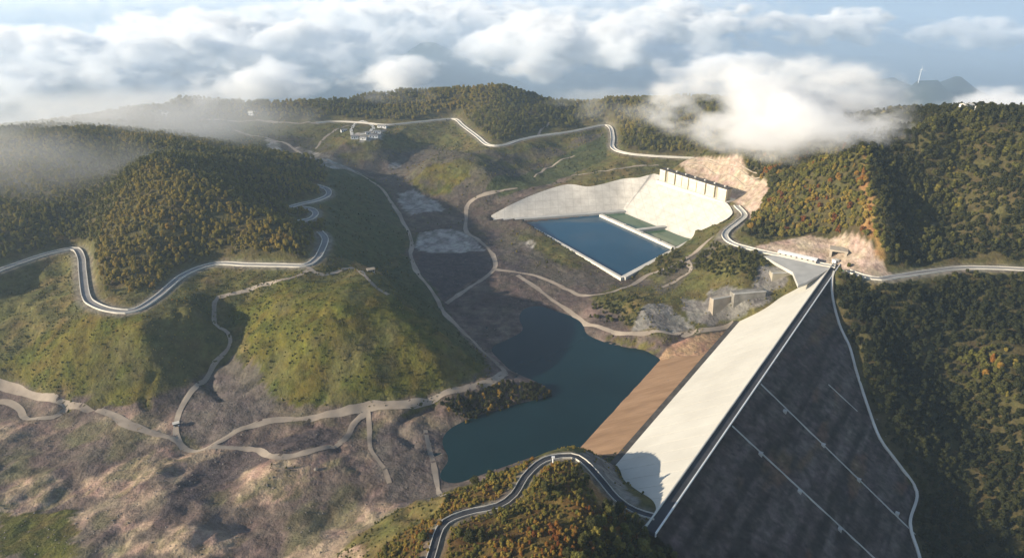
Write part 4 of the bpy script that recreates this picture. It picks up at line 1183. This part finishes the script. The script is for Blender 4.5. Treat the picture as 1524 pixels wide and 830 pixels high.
for k in single:
    where = 'near hill at the dam end' if (grp[k] == 2 or (tx_[k] < 150 and ty_[k] < 300)) else 'lake spit' if grp[k] == 3 else 'steep slope below the dam drain' if tx_[k] > 150 and ty_[k] < 480 else 'slopes round the reservoir'
    if where.startswith('steep'):
        dd_ = float(seg_dist(DRAIN3, tx_[k:k + 1], ty_[k:k + 1])[0][0]); dr_ = float(seg_dist(roads3['right'], tx_[k:k + 1], ty_[k:k + 1])[0][0])
        where = 'slope right beside the white drain wall' if dd_ < 22 else 'slope just below the forest road' if dr_ < 26 else 'steep slope between forest road and valley floor' if tz_[k] > -45 else 'valley floor below the dam'
    look = ('tall ' if ts_[k] > .72 else 'small ' if ts_[k] < .55 else '') + ('round ', 'broad ', 'slender ', 'pointed ', 'full ')[tvar[k]] + tname(tint[k])
    lab = f'{look} tree on the {where}'
    t = thing('autumn_tree', lab, 'tree', (tx_[k], ty_[k], tz_[k] - .2), float(trot[k]), f'{look} trees on the {where}')
    t.scale = (ts_[k],) * 3
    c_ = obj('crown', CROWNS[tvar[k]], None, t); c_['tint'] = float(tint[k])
    obj('trunk', trunk_me, None, t)
    protos.setdefault(int(tvar[k]), c_)

def instancer(name, P, tint, var, rot, label):
    me = bpy.data.meshes.new(name)
    me.vertices.add(len(P)); me.vertices.foreach_set('co', P[:, :3].astype(np.float32).ravel())
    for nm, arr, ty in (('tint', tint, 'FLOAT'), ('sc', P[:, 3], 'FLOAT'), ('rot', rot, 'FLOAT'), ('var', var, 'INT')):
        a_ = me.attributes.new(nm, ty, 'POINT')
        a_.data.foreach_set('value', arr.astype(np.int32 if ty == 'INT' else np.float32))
    o = obj(name, me)
    ng = bpy.data.node_groups.new(name + '_nodes', 'GeometryNodeTree')
    ng.interface.new_socket('Geometry', in_out='INPUT', socket_type='NodeSocketGeometry')
    ng.interface.new_socket('Geometry', in_out='OUTPUT', socket_type='NodeSocketGeometry')
    gi, go = ng.nodes.new('NodeGroupInput'), ng.nodes.new('NodeGroupOutput')
    g2i = ng.nodes.new('GeometryNodeGeometryToInstance')
    for k in sorted(protos, reverse=True):
        oi = ng.nodes.new('GeometryNodeObjectInfo'); oi.transform_space = 'ORIGINAL'
        oi.inputs['Object'].default_value = protos[k]
        ng.links.new(oi.outputs['Geometry'], g2i.inputs[0])
    ip = ng.nodes.new('GeometryNodeInstanceOnPoints')
    ip.inputs['Pick Instance'].default_value = True
    def named(nm, ty):
        n = ng.nodes.new('GeometryNodeInputNamedAttribute'); n.data_type = ty; n.inputs[0].default_value = nm; return n
    cx = ng.nodes.new('ShaderNodeCombineXYZ'); ng.links.new(named('rot', 'FLOAT').outputs[0], cx.inputs[2])
    ng.links.new(gi.outputs[0], ip.inputs['Points']); ng.links.new(g2i.outputs[0], ip.inputs['Instance'])
    ng.links.new(named('var', 'INT').outputs[0], ip.inputs['Instance Index'])
    ng.links.new(cx.outputs[0], ip.inputs['Rotation']); ng.links.new(named('sc', 'FLOAT').outputs[0], ip.inputs['Scale'])
    ng.links.new(ip.outputs[0], go.inputs[0])
    md = o.modifiers.new('scatter', 'NODES'); md.node_group = ng
    return tag(o, label, kind='stuff')
rest = np.ones(len(tx_), bool); rest[single] = False
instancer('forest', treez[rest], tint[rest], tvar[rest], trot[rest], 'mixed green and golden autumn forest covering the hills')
# scrub on the open slopes
grassy = (1 - np.clip(forest, 0, 1)) * (1 - np.clip(bare, 0, 1)) * (1 - clear) * (1 - on_dam) * (H > -43)
scr = grassy * (.25 + .75 * ss(.46, .62, n_fin * .5 + n_mid * .5)) * (1 - pale_m) * (1 - greybank) * (1 - berm)
scr = scr * (1 - near_hill)
nh_scr = near_hill * (.8 + .2 * ss(.42, .58, n_fin)) * ss(5.6, 8, road_d) * (1 - on_dam) * (1 - orange)
SB = np.concatenate([scatter((-150, 200), (90, 320), 1.5, gsample(nh_scr), .10, .36), scatter((-520, 420), (90, 560), 2.1, gsample(scr), .06, .22), scatter((-800, 700), (560, 1150), 4.2, gsample(scr * .8), .14, .34)])
sx, sy = SB[:, 0], SB[:, 1]
sb_t = .44 + (fbm(sx, sy, 60, 3, 1) - .5) * .6 + (rng.random(len(sx)) - .5) * .25
nhm = gsample(near_hill.astype(float))(sx, sy) > .5
sb_t = np.where(nhm, .54 + (fbm(sx, sy, 20, 3, 0) - .5) * .9 + (rng.random(len(sx)) - .5) * .35, sb_t)
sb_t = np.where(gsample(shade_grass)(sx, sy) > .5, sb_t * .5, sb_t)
SB[:, 2] -= SB[:, 3] * 2.0
instancer('scrub', SB, np.clip(sb_t, 0, 1), rng.integers(0, 5, len(sx)), rng.random(len(sx)) * 6.283, 'low scrub scattered over the grass slopes and the near hill')
print('trees', len(tx_), 'scrub', len(sx), 'single', len(single))

# loose stones on the bare ground
r_ = np.random.default_rng(5)
ico = bmesh.new(); bmesh.ops.create_icosphere(ico, subdivisions=1, radius=1.0)
for q in ico.verts: q.co = Vector((q.co.x * 1.2, q.co.y * .9, q.co.z * .7)) * (.7 + .6 * r_.random())
rock_me = bpy.data.meshes.new('boulder'); ico.to_mesh(rock_me); ico.free()
M['rock'] = noisy('rock', (.10, .088, .076), (.26, .225, .19), .5, 5, .95)
p = hit(470, 700)
bl = obj('boulder', rock_me, M['rock'], None, (p[0], p[1], p[2] + .3))
tag(bl, 'largest lone boulder on the bare earth below the green hill', 'boulder'); bl.scale = (1.5, 1.5, 1.5)
protos_trees = protos
protos = {0: bl}
stony = np.clip(bare + rock_m + pale_m * .5 + greybank, 0, 1) * (1 - in_bas) * (1 - on_dam) * (H > -44.8) * ss(5, 8, road_d) * (1 - near_hill)
RB = scatter((-420, 330), (150, 620), 2.2, gsample(stony * (.06 + .45 * ss(.5, .66, n_fin * .5 + n_mid * .5))), .12, .62)
RB[:, 2] += RB[:, 3] * .15
instancer('rubble', RB, np.zeros(len(RB)), np.zeros(len(RB)), rng.random(len(RB)) * 6.283, 'loose stones strewn over the bare brown ground')
protos = protos_trees

# ------------------------------------------------------------------ the lower country beyond the ridges
far_x, far_y = np.meshgrid(np.linspace(-6000, 6000, 170), np.concatenate([np.linspace(1380, 4200, 90), np.linspace(4300, 9500, 60)]))
def bump(px, py, D, rad, sharp=1.0, base=-420):
    d = ray(px, py); p = np.array([0, 0, ZC]) + d * (D / d[1])
    rr = np.hypot(far_x - p[0], far_y - p[1]) / rad
    return (p[2] - base) * np.clip(1 - rr ** sharp, 0, 1)
far_z = -420 + (fbm(far_x, far_y, 1500, 5, 1, True) - .45) * 190
pk = np.maximum.reduce([bump(1425, 103, 2600, 620, .8), bump(1385, 118, 2500, 500, .9), bump(1367, 122, 2480, 260, 1.2), bump(1325, 115, 2900, 900, .8), bump(1250, 108, 3300, 900), bump(838, 119, 1700, 420, 1.1, -330), bump(870, 130, 1650, 420, 1.1, -330), bump(1500, 132, 2200, 500), bump(640, 62, 3600, 700), bump(620, 35, 5200, 900)])
far_z = np.maximum(far_z, -420 + pk + (fbm(far_x, far_y, 260, 4, 2, True) - .6) * 55 * (pk > 1))
far_z -= 60 * ss(1500, 1380, far_y)
fh = grid_mesh('far_hills', far_x, far_y, far_z)
M['far_forest'] = noisy('far_forest', (.022, .034, .020), (.050, .060, .028), .006, 8, .95, .1)
tag(obj('far_hills', fh, M['far_forest']), 'blue hazy hills and valleys beyond the reservoir ridges', kind='structure')
d_ = ray(1367, 122); _k = 2480 / d_[1]
_x, _y = d_[0] * _k, 2480.0
_j, _i = np.unravel_index(np.argmin((far_x - _x) ** 2 + (far_y - _y) ** 2), far_x.shape)
turbine.location = (_x, _y, float(far_z[_j, _i]))
gq = [(-60000, -2000, -460), (60000, -2000, -460), (60000, 90000, -460), (-60000, 90000, -460)]
tag(obj('ground', mesh_from('ground', gq, [(0, 1, 2, 3)]), M['far_forest']), kind='structure')

# ------------------------------------------------------------------ clouds
def cloud_mat(name, dens, nscale, edge=.30, amp=2.0, soft=.35, aniso=.05, detail=5.0, step=1.0, flat=.0):
    m = bpy.data.materials.new(name); m.use_nodes = True
    nt = m.node_tree; nt.nodes.clear(); L = nt.links.new
    out = nd(nt, 'ShaderNodeOutputMaterial'); pv = nd(nt, 'ShaderNodeVolumePrincipled')
    pv.inputs['Color'].default_value = (.998, .998, .998, 1); pv.inputs['Anisotropy'].default_value = aniso
    tc = nd(nt, 'ShaderNodeTexCoord'); gp = nd(nt, 'ShaderNodeNewGeometry')
    ln = nd(nt, 'ShaderNodeVectorMath', operation='LENGTH'); L(tc.outputs['Object'], ln.inputs[0])
    n1 = nd(nt, 'ShaderNodeTexNoise'); n1.inputs['Scale'].default_value = nscale; n1.inputs['Detail'].default_value = detail; n1.inputs['Roughness'].default_value = .62
    vs_ = nd(nt, 'ShaderNodeVectorMath', operation='MULTIPLY'); vs_.inputs[1].default_value = (1, 1, 1.9)
    L(gp.outputs['Position'], vs_.inputs[0]); L(vs_.outputs[0], n1.inputs['Vector'])
    a = nd(nt, 'ShaderNodeMath', operation='MULTIPLY_ADD'); a.inputs[1].default_value = amp; a.inputs[2].default_value = -amp * .5 + 1 - edge
    L(n1.outputs[0], a.inputs[0])
    s_ = nd(nt, 'ShaderNodeMath', operation='SUBTRACT'); L(a.outputs[0], s_.inputs[0]); L(ln.outputs['Value'], s_.inputs[1])
    mr = nd(nt, 'ShaderNodeMapRange', interpolation_type='SMOOTHSTEP'); mr.inputs[1].default_value = 0; mr.inputs[2].default_value = soft; mr.inputs[4].default_value = dens
    L(s_.outputs[0], mr.inputs[0])
    ed = nd(nt, 'ShaderNodeMapRange', interpolation_type='SMOOTHSTEP'); ed.inputs[1].default_value = 1.0; ed.inputs[2].default_value = .82
    L(ln.outputs['Value'], ed.inputs[0])
    mu = nd(nt, 'ShaderNodeMath', operation='MULTIPLY'); L(mr.outputs[0], mu.inputs[0]); L(ed.outputs[0], mu.inputs[1])
    L(mu.outputs[0], pv.inputs['Density']); L(pv.outputs[0], out.inputs['Volume'])
    m.cycles.volume_step_rate = step
    return m
M['cloud_near'] = cloud_mat('cloud_near', .042, 1 / 62., edge=.12, amp=3.4, soft=.8, step=.25, detail=10)
M['cloud_sea'] = cloud_mat('cloud_sea', .034, 1 / 170., edge=.30, amp=3.6, soft=.6, step=.3, detail=10)
M['mist'] = cloud_mat("mist", .0085, 1 / 130., edge=.0, amp=1.1, soft=1.0, aniso=.2, detail=2, step=1.0)
cube = MB().box(-1, 1, -1, 1, -1, 1); cube_me = {}
def cloud(px, py, hw, hh, D, mt, label, name='cloud', dep=.7, group=None, kind=None):
    d = ray(px, py); k = D / d[1]
    p = np.array([0, 0, ZC]) + d * k
    if mt not in cube_me:
        cube_me[mt] = mesh_from(name, cube.v, cube.f); cube_me[mt].materials.append(M[mt])
    o = obj(name, cube_me[mt]); o.location = p
    o.scale = (hw * k / F, hw * k / F * dep, hh * k / F)
    return tag(o, label, None if kind else 'cloud', group, kind)
cloud(1170, 152, 235, 80, 760, 'cloud_near', 'large white cloud drifting over the pink excavated slope and wooded hill', dep=.55)
cloud(1210, 192, 205, 56, 660, 'cloud_near', 'flatter white cloud lying on the brow of the dark forest hill', dep=.5)
M['cloud_thin'] = cloud_mat('cloud_thin', .010, 1 / 60., edge=.2, amp=3.2, soft=1.0, step=.3, detail=9)
cloud(955, 168, 110, 30, 900, 'cloud_thin', 'thin torn wisp above the far road bend')
SEA = [(60, 110, 330, 75, 2300, 'bright broad cloud bank beyond the misty left hill'), (330, 70, 330, 62, 2900, 'long white cloud bank behind the far left ridge'),
       (380, 118, 130, 42, 1800, 'low rounded cloud puff resting on the far left ridge'), (590, 112, 110, 34, 1750, 'low flat cloud puff resting on the far wooded ridge'),
       (790, 102, 70, 36, 1900, 'small pointed cloud puff behind the golden mound'), (600, 40, 330, 50, 4200, 'wide bumpy cloud bank above the dark valley gap'),
       (860, 66, 230, 58, 2700, 'bulky cloud bank beyond the blue hill'), (1010, 42, 180, 46, 3400, 'cloud bank with bright top next to the open blue valley'),
       (1235, 40, 130, 34, 3600, 'oval cloud floating over the blue valley'), (1460, 52, 130, 28, 3800, 'thin flat cloud strip above the blue peak'),
       (1080, 102, 130, 34, 1900, 'grey ragged cloud behind the drifting white one'), (1490, 150, 110, 26, 1500, 'low mist cloud behind the ridge huts'),
       (200, 20, 420, 30, 6500, 'far layer of cloud over the hazy plain'), (800, 12, 420, 26, 7000, 'far streak of cloud over the blue plain')]
for px, py, hw, hh, D, lab in SEA:
    cloud(px, py, hw, hh, D, 'cloud_sea', lab, group='clouds beyond the ridges')
cloud(10, 280, 330, 135, 665, 'mist', 'thin sunlit mist hanging over the left hill', name='mist', dep=.35, kind='stuff')
cloud(180, 178, 330, 42, 930, 'mist', 'pale mist filling the gap behind the left hills', name='mist', dep=.8, kind='stuff')

for px, py, hw, hh, D, lab in ((330, 140, 130, 24, 1130, 'thin cloud shred trailing across the far left ridge'), (590, 134, 110, 18, 1180, 'thin cloud shred on the far wooded ridge'), (900, 146, 120, 20, 1150, 'thin cloud shred behind the far road bend')):
    cloud(px, py, hw, hh, D, 'cloud_thin', lab)
# the misty air filling the lower country beyond the ridges
m = bpy.data.materials.new('valley_mist'); m.use_nodes = True
nt = m.node_tree; nt.nodes.clear()
out = nd(nt, 'ShaderNodeOutputMaterial'); pv = nd(nt, 'ShaderNodeVolumePrincipled')
pv.inputs['Color'].default_value = (.66, .82, 1.0, 1); pv.inputs['Density'].default_value = .00042; pv.inputs['Anisotropy'].default_value = .1
nt.links.new(pv.outputs[0], out.inputs['Volume'])
tag(MB().box(-8500, 8500, 1600, 13500, -465, 40).build('valley_mist', m), 'bluish mist lying over the lower country', kind='stuff')

# ------------------------------------------------------------------ haze
m = bpy.data.materials.new('haze'); m.use_nodes = True
nt = m.node_tree; nt.nodes.clear()
out = nd(nt, 'ShaderNodeOutputMaterial'); pv = nd(nt, 'ShaderNodeVolumePrincipled')
pv.inputs['Color'].default_value = (.62, .80, 1.0, 1)
pv.inputs['Density'].default_value = .00011
pv.inputs['Anisotropy'].default_value = .2
nt.links.new(pv.outputs[0], out.inputs['Volume'])
hz = MB().box(-9000, 9000, -150, 14000, -470, 236).build('haze', m)
tag(hz, 'thin bluish morning haze over the whole valley', kind='stuff')
